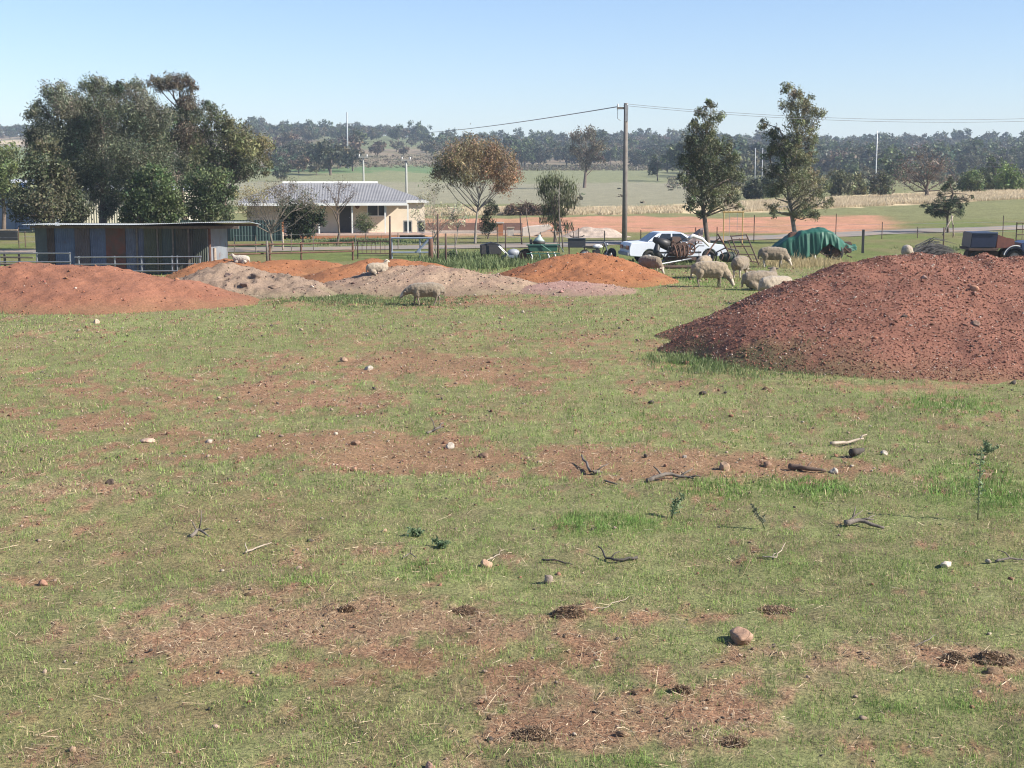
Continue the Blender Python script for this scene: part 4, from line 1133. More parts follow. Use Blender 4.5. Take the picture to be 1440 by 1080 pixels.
rail_panel('farm_gate', 'blue grey braced pipe gate between the iron post and the dark stump post', 'gate', (550, 364), (608, 364), (.30, .98), (.02, .70), surf('blue_grey_steel', (.24, .29, .36), (.2, .24, .3), 5, .5), .042, .03, .98, brace=True)
rail_panel('farm_gate', 'dark steel mesh gate cut by the right edge of the photo', 'gate', (1429, 345), (1475, 345), (.3, .6, .9, 1.25), (0, 1), DARKRUST, .025, .035, 1.25, verticals=5)
def post(px, py, h, r, mat, label, name='fence_post', lean=0.0, cat='post', group=None, sq=False):
    g = G(px, py)
    mb = MB()
    if sq: mb.box((0, 0, h / 2 - .1), (r * 2, r * 1.6, h + .2), Matrix.Rotation(lean, 3, 'Y'))
    else: mb.tube([(0, 0, -.15), (lean * h * .5, 0, h * .5), (lean * h, 0, h)], [r, r * .95, r * .85], 8)
    o = mb.build(name, mat, None, bevel=.008 if sq else 0, smooth=not sq)
    o.location = g
    return tag(o, label, cat, group)
post(549, 366, 2.05, .05, DARKRUST, 'tall iron post between the narrow gate and the blue grey gate')
post(606, 368, 1.05, .12, RUST, 'thick short red brown stump post at the end of the blue grey gate')
post(616, 370, 2.2, .045, DARKRUST, 'tall thin dark post right of the stump post')
post(627, 371, 1.35, .05, DARKRUST, 'shorter dark post next to the tall thin one by the saplings')
post(398, 353, 1.0, .05, PALEWOOD, 'pale short timber post below the brick pillar of the house')
post(376, 370, 1.0, .06, DEADWOOD, 'grey timber post under the half bare tree')
post(734, 345, 1.7, .045, DARKRUST, 'dark leaning post left of the green implement', lean=-.06)
post(711, 368, 1.7, .03, DARKRUST, 'thin dark iron rod post between the two stock bins')
post(1213, 356, 1.2, .06, BLACK, 'thick black post just behind the crest of the gravel mound', sq=True)
post(1326, 357, 1.35, .04, DARKRUST, 'dark thin post standing in front of the heap of grey branches')
post(1324, 331, 1.25, .05, PALEWOOD, 'pale stake leaning towards the small conifer from the left', 'tree_stake', .55, 'stake')
post(1342, 332, 1.35, .045, PALEWOOD, 'pale stake leaning towards the small conifer from the right', 'tree_stake', -.18, 'stake')
def wire_fence(label, feet, h, mat, wires=(.3, .6, .9), r=.028):
    P = [G(a, b) for a, b in feet]
    root = empty('wire_fence', P[0], 0, label, 'fence')
    for k, p in enumerate(P):
        hh = h[k] if isinstance(h, (list, tuple)) else h
        MB().tube([p - P[0] - Vector((0, 0, .1)), p - P[0] + Vector((0, 0, hh))], r, 7).build('post', mat, root)
    for w in wires: MB().tube([p - P[0] + Vector((0, -r, w)) for p in P], .006, 4, cap=False).build('wire', GALV, root)
wire_fence('long wire fence on thin dark posts along the near side of the road, right', [(901, 343), (978, 341), (1008, 340), (1060, 340), (1115, 338), (1175, 337), (1240, 336), (1290, 335), (1340, 334), (1410, 332), (1475, 331)],
           [.8, .9, .9, 1.6, .9, 1.6, 1.05, .7, .8, 1.3, 1.0], DARKRUST)
wire_fence('wire fence on thin posts along the road verge below the house', [(330, 356), (360, 355.5), (410, 354), (441, 353), (500, 352), (560, 351), (640, 350), (700, 350), (760, 349), (850, 347)], [.8, .9, 1.0, .8, .8, .9, .8, 1.2, .9, .9], DEADWOOD)
wire_fence('wire fence on short dark posts at the far left beyond the yards', [(-30, 350), (27, 349), (36, 348), (60, 347)], [1.0, 1.15, .9, .9], DARKRUST)

def yellow_frame():
    A = G(1017, 348)
    r = empty('swing_set', A, 0, 'ochre yellow square pipe swing set standing behind the rusty harrow frames', 'swing set')
    y = surf('ochre_paint', (.48, .32, .10), (.38, .24, .09), 6, .6)
    w, h = 1.05, 1.95
    for x in (0, w): MB().tube([(x, 0, -.05), (x, 0, h)], .03, 8).build('upright', y, r)
    MB().tube([(-.05, 0, h), (w + .05, 0, h)], .035, 8).build('crossbar', y, r)
    for x in (.32, .75): MB().tube([(x, 0, h), (x, .02, .5)], .01, 5).build('chain', GALV, r)
yellow_frame()

# ------------------------------------------------------------------ poles and wires
def power_pole(px, py, ptop, d, r, label, mat, arm=None, group=None, name='power_pole'):
    f = at(px, py, d); f.z = ground_z(f.x, d)
    top = at(px, ptop, d).z - f.z
    root = empty(name, f, 0, label, 'power pole' if name == 'power_pole' else 'pole', group)
    MB().tube([(0, 0, -.3), (0, 0, top * .5), (0, 0, top)], [r, r * .88, r * .72], 12).build('pole', mat, root, smooth=True)
    if arm:
        w, z, off = arm
        MB().box((off, -r * .9, top - z), (w, .10, .12)).build('crossarm', mat, root)
        for x in (-w * .42, w * .42):
            MB().tube([(off + x, -r * .9, top - z + .06), (off + x, -r * .9, top - z + .14), (off + x, -r * .9, top - z + .24)], [.035, .05, .03], 8).build('insulator', WHITEPAINT, root)
    return f, top, root
POLEWOOD = surf('grey_pole_timber', (.20, .175, .155), (.13, .115, .105), 3, .85, bumps=.5)
f, top, mp = power_pole(878, 347, 145, 80, .15, 'tall grey timber power pole standing alone behind the white car', POLEWOOD, (.62, .28, -.20))
MB().box((0.02, -.16, top - .55), (.16, .12, .9)).build('cable_cover', surf('lead_sheet', (.30, .30, .31), (.22, .22, .23), 6), mp)
MB().tube([(-.46, -.13, top - .25), (-.46, -.13, top - .85), (-.3, -.13, top - .95)], .022, 6).build('bracket', GALV, mp)
TP = at(878, 147, 80)
f2, top2, _ = power_pole(572, 300, 224, 112, .10, 'slim pole with a short white crossarm right above the house roof', surf('pale_pole', (.34, .36, .33), (.28, .29, .27), 3), (.75, .06, 0), 'short poles behind the house')
f3, top3, _ = power_pole(512, 300, 220, 118, .09, 'slim pole with a short white crossarm left of the other one behind the roof', surf('pale_pole_timber', (.34, .36, .33), (.28, .29, .27), 3), (.75, .06, 0), 'short poles behind the house')
power_pole(489, 228, 158, 430, .26, 'tall thin grey pole on the slope above the house', surf('whitened_pole', (.34, .36, .38), (.28, .3, .32), 3))
power_pole(1231, 262, 184, 230, .11, 'tall white pole among the dark trees at the right', surf('bleached_pole', (.62, .64, .66), (.5, .5, .5), 3))
power_pole(1071, 270, 208, 240, .08, 'right one of two pale poles between the tall gums', surf('pale_steel_pole', (.42, .44, .46), (.36, .37, .38), 3), name='pole')
power_pole(1061, 270, 208, 240, .08, 'left one of two pale poles between the tall gums', surf('grey_steel_pole', (.42, .44, .46), (.36, .37, .38), 3), name='pole')
def wire(name, label, a, b, sag, r, n=40, kind='wire'):
    pts = [a.lerp(b, t / n) - Vector((0, 0, sag * 4 * t / n * (1 - t / n))) for t in range(n + 1)]
    c = sum(pts, Vector()) / len(pts)
    o = MB().tube([p - c for p in pts], r, 5).build(name, surf('wire_grey', (.20, .20, .22), (.17, .17, .19), 1, .6, bumps=0), None)
    o.location = c
    tag(o, label, kind, 'overhead wires')
wire('overhead_wire', 'sagging wire running left from the tall power pole towards the hill', TP + Vector((-.4, 0, -.12)), at(500, 184, 300), 1.0, .028)
wire('overhead_wire', 'lower of two close wires running right from the tall power pole', TP + Vector((-.05, 0, -.05)), at(1560, 165.5, 88), .55, .012)
wire('overhead_wire', 'upper of two close wires running right from the tall power pole', TP + Vector((.1, .25, .05)), at(1560, 161.5, 89), .55, .012)
for k, (y0, y1) in enumerate(((196, 205), (203, 213), (212, 222), (220, 226))):
    wire('overhead_wire', ('topmost', 'second', 'third', 'lowest')[k] + ' of four faint wires crossing the dark trees right of the white pole', at(1231, y0 - 9 if k == 0 else y0, 230), at(1520, y1, 210), 1.2, .02)

# ------------------------------------------------------------------ vehicles and machinery
def wheel(parent, loc, R, w, rimc, rz=0, label=None):
    e = bpy.data.objects.new('wheel', None); e.empty_display_size = .2; e.location = loc; e.rotation_euler = (0, 0, rz); C.objects.link(e); e.parent = parent
    if label: e['label'] = label
    MB().ring((0, 0, 0), R - w * .45, w * .5, 'y', 24, 10).build('tyre', RUBBER, e, smooth=True)
    mb = MB(); n = 20
    ri = R - w * .75
    for y, q in ((-w * .42, 1), ):
        mb.tube([(0, -w * .45, 0), (0, -w * .30, 0), (0, -w * .1, 0), (0, w * .35, 0)], [ri * .35, ri * .55, ri * 1.02, ri * 1.02], 20)
    mb.build('rim', rimc, e, smooth=True)
    return e
def build_car():
    f = G(873, 371)
    r = empty('car', G(946, 369), math.radians(10), 'old dented white sedan parked behind the rusty machinery', 'car')
    W = .84; body = MB()
    paint = surf('faded_white_paint', (.66, .70, .76), (.58, .62, .68), 1.5, .35, bumps=.03, spot=(.30, .22, .17), spot_scale=3, spot_at=.72)
    def arch(cx, R, n=10): return [(cx + R * math.cos(a), .30 + R * math.sin(a)) for a in np.linspace(math.pi, 0, n)]
    prof = [(-2.22, .34), (-2.27, .45), (-2.27, .62), (-2.23, .82), (-2.18, .93), (-1.25, .98), (-.6, .985), (.80, .95), (1.0, .93), (1.6, .885), (2.15, .81), (2.24, .74), (2.27, .55), (2.25, .38), (2.2, .30)]
    prof += [(1.45 + .35 * math.cos(a), .30 + .35 * math.sin(a)) for a in np.linspace(0, math.pi, 10)]
    prof += [(-1.32 + .35 * math.cos(a), .30 + .35 * math.sin(a)) for a in np.linspace(0, math.pi, 10)]
    body.prism(prof, -W, W)
    body.build('body', paint, r, bevel=.03)
    # cabin: pillars and roof as one shell, glass set in it
    def loft(z0, z1, base, top, inset0, inset1):
        a = [(base[0], -W + inset0, z0), (base[1], -W + inset0, z0), (base[1], W - inset0, z0), (base[0], W - inset0, z0)]
        b = [(top[0], -W + inset1, z1), (top[1], -W + inset1, z1), (top[1], W - inset1, z1), (top[0], W - inset1, z1)]
        return a + b, [(0, 3, 2, 1), (4, 5, 6, 7), (0, 1, 5, 4), (1, 2, 6, 5), (2, 3, 7, 6), (3, 0, 4, 7)]
    c = MB(); c.add(*loft(.965, 1.37, (-1.42, .92), (-.86, .22), .05, .16)); c.build('cabin', paint, r, bevel=.04)
    MB().add(*loft(1.375, 1.40, (-.84, .20), (-.72, .08), .17, .24)).build('roof', paint, r)
    def pane(pts, name='window'):
        n = len(pts)
        V = [Vector(p) for p in pts]; nrm = (V[1] - V[0]).cross(V[2] - V[0]).normalized() * .008
        MB().add([v + nrm for v in V] + [v - nrm for v in V], [tuple(range(n)), tuple(reversed(range(n, 2 * n)))] + [(i, (i + 1) % n, (i + 1) % n + n, i + n) for i in range(n)]).build(name, GLASS, r)
    for s in (-1, 1):
        yb = lambda z: s * (W - .05 - (z - .965) / .405 * .11 + .004)
        q = lambda x, z: (x, yb(z), z)
        pane([q(-.98, 1.0), q(-.32, 1.0), q(-.32, 1.33), q(-.74, 1.33)], 'side_window')
        pane([q(-.24, 1.0), q(.62, 1.0), q(.16, 1.33), q(-.24, 1.33)], 'side_window')
        pane([q(-1.20, 1.0), q(-1.04, 1.0), q(-.82, 1.29)], 'quarter_window')
        MB().box((-.28, s * (W + .004), .66), (.012, .012, .55)).build('door_gap', BLACK, r)
        MB().box((-.02, s * (W + .012), .80), (.15, .025, .035)).build('door_handle', BLACK, r)
        MB().box((.05, s * (W + .008), .50), (2.05, .02, .06)).build('side_moulding', BLACK, r)
        MB().box((-2.275, s * .55, .72), (.03, .42, .18)).build('tail_lamp', surf('red_lens', (.28, .05, .04), (.22, .04, .03), 4, .25, bumps=0), r)
        MB().box((2.27, s * .56, .66), (.03, .36, .14)).build('headlight', GLASS, r)
    k = lambda t: (-1.42 + .56 * t, .965 + .405 * t)
    pane([(k(.12)[0] - .006, -.68, k(.12)[1] + .006), (k(.12)[0] - .006, .68, k(.12)[1] + .006), (k(.88)[0] - .006, .58, k(.88)[1] + .006), (k(.88)[0] - .006, -.58, k(.88)[1] + .006)], 'rear_window')
    k = lambda t: (.92 - .70 * t, .965 + .405 * t)
    pane([(k(.1)[0] + .006, .68, k(.1)[1] + .006), (k(.1)[0] + .006, -.68, k(.1)[1] + .006), (k(.9)[0] + .006, -.58, k(.9)[1] + .006), (k(.9)[0] + .006, .58, k(.9)[1] + .006)], 'windscreen')
    MB().box((-2.30, 0, .44), (.10, 1.66, .16)).build('rear_bumper', surf('grey_bumper', (.30, .31, .33), (.24, .25, .27), 4, .5), r, bevel=.02)
    MB().box((2.30, 0, .44), (.10, 1.66, .16)).build('front_bumper', surf('grey_front_bumper', (.30, .31, .33), (.24, .25, .27), 4, .5), r, bevel=.02)
    MB().box((-2.285, -.05, .70), (.02, .5, .12)).build('number_plate', PALEWOOD, r)
    for x in (-1.32, 1.45):
        for s in (-1, 1): wheel(r, (x, s * (W - .10), .30), .30, .18, GALV, 0 if s < 0 else math.pi)
build_car()

def build_engine():
    g = G(953, 375)
    r = empty('wrecked_engine', g, math.radians(6), 'tangled rusty engine and gearbox wreck lying against the white car', 'machinery')
    r.scale = (1.15, 1.15, 1.22)
    rng = random.Random(8)
    mb = MB(); mb.box((0, 0, .62), (.75, .42, .5), None, .8); mb.box((-.1, 0, .95), (.5, .3, .22), None, .7); mb.build('engine_block', DARKRUST, r, bevel=.03)
    mb = MB(); mb.tube([(-.35, 0, .75), (-.65, -.02, .85), (-.95, -.05, .98)], [.2, .17, .09], 12); mb.tube([(-.75, -.05, .9), (-.85, -.05, .55), (-.7, -.05, .3)], [.09, .13, .16], 10); mb.build('gearbox', BLACK, r, smooth=True)
    for k in range(4): MB().tube([(-.22 + .17 * k, -.22, .75), (-.2 + .17 * k, -.36, .72), (-.15 + .15 * k, -.42, .52), (-.1 + .1 * k, -.38, .35)], .035, 8).build('exhaust_pipe', RUST, r, smooth=True)
    mb = MB(); mb.ring((.42, -.12, .62), .2, .03, 'y', 20, 6)
    for k in range(5):
        a = k * 1.2566; mb.box((.42 + .1 * math.cos(a), -.12, .62 + .1 * math.sin(a)), (.2, .02, .05), Matrix.Rotation(-a, 3, 'Y'))
    mb.build('flywheel', RUST, r)
    MB().ring((-.3, -.25, .30), .2, .035, 'y', 18, 6).build('pulley', DARKRUST, r)
    mb = MB(); mb.box((.1, 0, .28), (1.2, .12, .10)); mb.box((.1, .35, .28), (1.2, .12, .10)); mb.box((.55, .17, .28), (.1, .5, .09)); mb.build('chassis_rail', DARKRUST, r)
    for k in range(16):
        a = Vector((rng.uniform(-.6, .6), rng.uniform(-.35, .2), rng.uniform(.45, 1.0))); b = a + Vector((rng.uniform(-.4, .5), rng.uniform(-.2, .2), rng.uniform(-.3, .35)))
        MB().tube([a, a.lerp(b, .5) + Vector((0, -.08, .1)), b], .018, 6).build('hose', (BLACK, RUST, GALV)[k % 3], r, smooth=True)
    mb = MB(); mb.tube([(.35, -.05, .95), (.55, -.05, 1.1), (.9, -.04, .98), (1.2, 0, .72)], [.06, .07, .06, .04], 10); mb.build('white_duct', WHITEPAINT, r, smooth=True)
    # bent sheet standing up behind it
    g2 = G(965, 371)
    q = empty('bent_panel', g2, math.radians(-14), 'crumpled brown steel panel rising above the rusty engine', 'steel panel')
    mb = MB(); n = 9; vs = []; fs = []
    for i in range(n):
        for j in range(6):
            u, v = i / (n - 1), j / 5
            x = -.45 + 1.1 * u; z = .95 + .42 * u * v ** .7 + .18 * v + .06 * math.sin(u * 9); y = .35 + .55 * v + .07 * math.sin(u * 7 + v * 5)
            vs.append((x, y, z))
    for i in range(n - 1):
        for j in range(5): fs.append((i * 6 + j, i * 6 + 6 + j, i * 6 + 7 + j, i * 6 + 1 + j))
    o = mb.add(vs, fs).build('sheet', surf('brown_panel', (.30, .23, .20), (.20, .15, .13), 5), q)
    s = o.modifiers.new('thick', 'SOLIDIFY'); s.thickness = .012
    MB().tube([(-.3, .35, 0), (-.32, .36, 1.0)], .03, 6).build('prop', DARKRUST, q); MB().tube([(.5, .6, 0), (.45, .6, 1.35)], .03, 6).build('prop', DARKRUST, q)
build_engine()
def rod(name, label, cat, a, b, r, mat, bend=0.0, n=6):
    c = (a + b) / 2; d = b - a
    rng = random.Random(int(abs(a.x * 977 + a.y * 131)) + 3)
    pts = []
    for i in range(n + 1):
        t = i / n; pts.append(a.lerp(b, t) - c + Vector((rng.uniform(-1, 1), rng.uniform(-1, 1), rng.uniform(-.6, 1))) * bend * (1 if 0 < i < n else .2))
    o = MB().tube(pts, [r * (1 - .35 * i / n) for i in range(n + 1)], 7).build(name, mat, None, smooth=True); o.location = c
    return tag(o, label, cat)
rod('steel_rail', 'long pale steel rail lying sloped from the grass up to the rusty engine', 'rail', G(896, 379) + Vector((0, 0, .05)), G(972, 375) + Vector((0, 0, .35)), .05, GALV)
rod('steel_rail', 'shorter grey pipe lying crossed over the long pale rail', 'rail', G(922, 376) + Vector((0, 0, .08)), G(940, 374) + Vector((0, 0, .36)), .045, GALV)
rod('timber_beam', 'weathered brown beam on the ground below the pale rail', 'beam', G(885, 378) + Vector((0, 0, .06)), G(1005, 378) + Vector((0, 0, .10)), .09, DARKRUST, .03)

def harrow(label, feet, tops, d, bars, mat, r=.03):
    root = empty('harrow_frame', at(feet[0][0], feet[0][1], d).xy.to_3d(), 0, label, 'implement', 'rusty implement frames by the car')
    o = root.location
    A = [at(*p, d) - o for p in feet]; B = [at(*p, d) - o for p in tops]
    for i, (p, q) in enumerate(zip(A, B)):
        q = q + Vector((0, .5, 0))
        MB().tube([p, q], r, 6).build('frame_bar', mat, root)
    for t in bars:
        MB().tube([A[0].lerp(B[0] + Vector((0, .5, 0)), t), A[-1].lerp(B[-1] + Vector((0, .5, 0)), t)], r * .8, 6).build('cross_bar', mat, root)
    return root
harrow('rusty ladder shaped harrow frame leaning back right of the white car', [(1043, 371), (1068, 374)], [(1030, 332), (1052, 330)], 62, (.12, .35, .62, .85, .98), DARKRUST)
harrow('lower dark harrow frame leaning beside the ladder shaped one', [(1036, 370), (1060, 372)], [(1026, 338), (1042, 336)], 63.5, (.3, .7, .97), DARKRUST, .026)
harrow('crossed rusty drawbars leaning on the car bonnet', [(988, 366), (1023, 352)], [(1011, 337), (1012, 330)], 62.5, (.8,), RUST, .035)
def spring_seat():
    g = G(1022, 372)
    r = empty('implement_wheel_set', g, 0, 'low black cultivator with a curved frame in front of the ladder frames', 'implement')
    MB().tube([(-.5, 0, .1), (-.45, 0, .55), (-.1, .05, .72), (.5, .05, .62), (.62, .05, .1)], .035, 8).build('frame', BLACK, r, smooth=True)
    for x in (-.3, 0, .3): MB().tube([(x, .05, .65), (x + .12, -.1, .4), (x - .02, -.15, .08)], .025, 6).build('tine', DARKRUST, r, smooth=True)
    MB().ball((.1, .15, .32), .3, 2, (1.5, .8, .8)).build('hopper', surf('dark_green_steel', (.035, .06, .045), (.05, .05, .045), 6), r, smooth=True)
spring_seat()

# --- green tarpaulin over an old vehicle
def build_tarp():
    d = 67.0
    c = G(1143, 367); c = Vector((at(1143, 366, d).x, d, 0))
    r = empty('wrecked_vehicle', c, math.radians(-4), 'rusty vehicle wreck hidden under the green tarpaulin', 'vehicle wreck')
    MB().box((0, 0, .45), (3.4, 1.1, .22)).build('chassis', DARKRUST, r, bevel=.03)
    mb = MB(); mb.box((-.3, 0, .90), (2.6, 1.15, .75), None, .6); mb.build('body', RUST, r, bevel=.05)
    mb = MB(); mb.box((1.35, 0, .68), (.9, .7, .32), None, .8); mb.build('engine', DARKRUST, r, bevel=.02)
    for x, R in ((-1.15, .36), (.95, .36)):
        for s in (-1, 1): wheel(r, (x, s * .66, R), R, .18, RUST, 0 if s < 0 else math.pi)
    MB().ring((.55, -.75, .62), .38, .03, 'y', 22, 6).build('mudguard', DARKRUST, r)
    MB().tube([(.0, -.85, .05), (-.05, -.85, .3), (-.14, -.84, .42)], .045, 8).build('white_pipe', WHITEPAINT, r)
    rng = random.Random(3)
    for k in range(9):
        a = Vector((rng.uniform(.1, 1.9), rng.uniform(-.8, -.5), rng.uniform(.1, .5))); MB().tube([a, a + Vector((rng.uniform(-.4, .4), rng.uniform(-.1, .1), rng.uniform(-.1, .3)))], .03, 6).build('scrap_bar', (RUST, DARKRUST)[k % 2], r)
    # cloth draped over it: outline in length, rounded across, folds down the sides
    nx, ny = 120, 60
    xs = np.linspace(-2.05, 1.95, nx)
    topz = np.interp(xs, [-2.05, -1.7, -1.2, -.6, 0, .5, .9, 1.15, 1.4, 1.6, 1.95], [.50, .78, 1.12, 1.35, 1.50, 1.46, 1.28, 1.05, .84, .78, .70])
    hem = np.interp(xs, [-2.05, -1.4, -.8, -.3, .1, .3, .6, 1.0, 1.2, 1.5, 1.95], [.10, .05, .05, .12, .30, .62, .72, .60, .42, .40, .42])
    wid = np.interp(xs, [-2.05, -1.5, 0, 1, 1.4, 1.95], [.62, .88, .98, .86, .55, .42])
    V = []
    for i, x in enumerate(xs):
        for j in range(ny):
            t = j / (ny - 1) * 2 - 1
            a = abs(t)
            flat = .52
            if a < flat: y = wid[i] * a / flat * .86; z = topz[i] - (.10 + .02 * topz[i]) * (a / flat) ** 2
            else:
                q = (a - flat) / (1 - flat); z0 = topz[i] - .10 - .02 * topz[i]
                y = wid[i] * (.86 + .14 * q ** .6); z = z0 + (hem[i] - z0) * q
            f = vnoise(np.array(x * 5.0), np.array(t * 1.2 + 3), 5) - .5 + .7 * (vnoise(np.array(x * 11.0 + 2 * t), np.array(t * 3 + 3), 15) - .5)
            f2 = math.sin(x * 15 + 3 * vnoise(np.array(x * 2.), np.array(0.5), 8) * 4)
            fold = max(a - .30, 0) * (f2 * .075 * (1 if x > .2 else .35) + f * .26)
            z += (vnoise(np.array(x * 3.), np.array(t * 4 + 9.), 6) - .5) * .11 + (vnoise(np.array(x * 8. + 4 * t), np.array(t * 7 + 9.), 16) - .5) * .05
            V.append((x, (y + fold) * (1 if t > 0 else -1), z))
    I = np.arange(nx * ny).reshape(nx, ny)
    F = np.stack([I[:-1, :-1], I[1:, :-1], I[1:, 1:], I[:-1, 1:]], -1).reshape(-1, 4)
    me = np_mesh('tarpaulin', V, [F], smooth=True)
    o = link('tarpaulin', me, surf('green_tarpaulin', (.014, .085, .055), (.02, .105, .07), 1.2, .55, bumps=.3, spot=(.05, .13, .10), spot_scale=2.2, spot_at=.68))
    o.location = c; o.rotation_euler = (0, 0, math.radians(-4))
    s = o.modifiers.new('thick', 'SOLIDIFY'); s.thickness = .008
    tag(o, 'faded green tarpaulin draped in folds over the vehicle wreck', 'tarpaulin')
build_tarp()

# --- blue truck wreck at the right edge
def build_truck():
    d = 63.0
    c = at(1405, 374, d); c.z = 0
    r = empty('old_truck', c, math.radians(-6), 'dark blue old truck wreck with a rusty bonnet at the right edge', 'truck')
    X = lambda px: (px - 1405) / FOCAL * d
    blue = surf('dark_blue_paint', (.012, .018, .045), (.018, .026, .06), 3, .4, bumps=.1, spot=(.10, .055, .04), spot_scale=4, spot_at=.68)
    mb = MB(); mb.prism([(X(1358), .78), (X(1360), 1.44), (X(1395), 1.44), (X(1392), .80)], -.95, .95); mb.build('tray_box', blue, r, bevel=.03)
    MB().box((X(1376), 0, .72), (1.25, 2.0, .10)).build('tray_floor', DARKRUST, r); MB().box((X(1376), -.98, 1.445), (1.15, .05, .05)).build('tray_rim', surf('worn_blue_edge', (.10, .14, .24), (.07, .1, .17), 5, .5), r)
    mb = MB(); mb.box((X(1380), 0, .5), (1.3, .7, .22)); mb.build('chassis', DARKRUST, r)
    mb = MB(); mb.prism([(X(1395), .75), (X(1396), 1.36), (X(1409), 1.22), (X(1420), 1.16), (X(1420), .75)], -.62, .62); mb.build('bonnet', surf('rusty_red_bonnet', (.24, .085, .055), (.15, .06, .045), 5, .7), r, bevel=.03)
    mb = MB()
    n = 14; Ri, Ro = .40, .47; cx, cz = X(1419), .40
    for i in range(n):
        a0, a1 = math.pi * (.02 + .92 * i / n), math.pi * (.02 + .92 * (i + 1) / n)
        mb.prism([(cx + Ro * math.cos(a0), cz + Ro * math.sin(a0)), (cx + Ro * math.cos(a1), cz + Ro * math.sin(a1)), (cx + Ri * math.cos(a1), cz + Ri * math.sin(a1)), (cx + Ri * math.cos(a0), cz + Ri * math.sin(a0))], -.98, -.55)
    mb.build('mudguard', blue, r)
    MB().tube([(cx + .49 * math.cos(a), -.98, cz + .49 * math.sin(a)) for a in np.linspace(1.2, math.pi * .95, 14)], .022, 6).build('mudguard_edge', WHITEPAINT, r)
    mb = MB(); mb.prism([(X(1428), .38), (X(1427), .98), (X(1435), 1.05), (X(1490), 1.05), (X(1490), .38)], -.85, .85); mb.build('cab_body', surf('blue_cab_paint', (.03, .05, .11), (.04, .06, .13), 3, .4, bumps=.1), r, bevel=.04)
    wheel(r, (cx, -.80, .37), .37, .17, PALEWOOD, 0); wheel(r, (cx, .80, .37), .37, .17, PALEWOOD, math.pi)
    wheel(r, (X(1372), -.75, .36), .36, .2, DARKRUST, 0); wheel(r, (X(1372), .75, .36), .36, .2, DARKRUST, math.pi)
build_truck()
def build_sticks():
    rng = random.Random(5)
    c = at(1311, 367, 66); c.z = 0
    o = MB()
    for k in range(260):
        t = rng.uniform(0, 1); L = rng.uniform(.7, 1.7); a = rng.gauss(.35, .22)
        x = rng.gauss(.05, .34); y = rng.gauss(0, .3); z = max(.04, abs(rng.gauss(.36, .26)) * max(.15, 1 - abs(x) * .7))
        dx = Vector((math.cos(a) * L, rng.gauss(0, .2), math.sin(a) * L * .55 * (1 if x < .2 else .6)))
        p = Vector((x, y, z)) - dx * .5
        p.z = max(p.z, .03)
        o.tube([p, p + dx * .5 + Vector((0, 0, .12 * L)), p + dx + Vector((0, 0, -.06 * L))], [.02, .016, .006], 5, cap=False)
    ob = o.build('branch_heap', surf('grey_sticks', (.17, .16, .155), (.05, .047, .045), 4, .9), None); ob.location = c
    tag(ob, 'heap of cut grey branches behind the gravel mound crest', 'branches')
build_sticks()

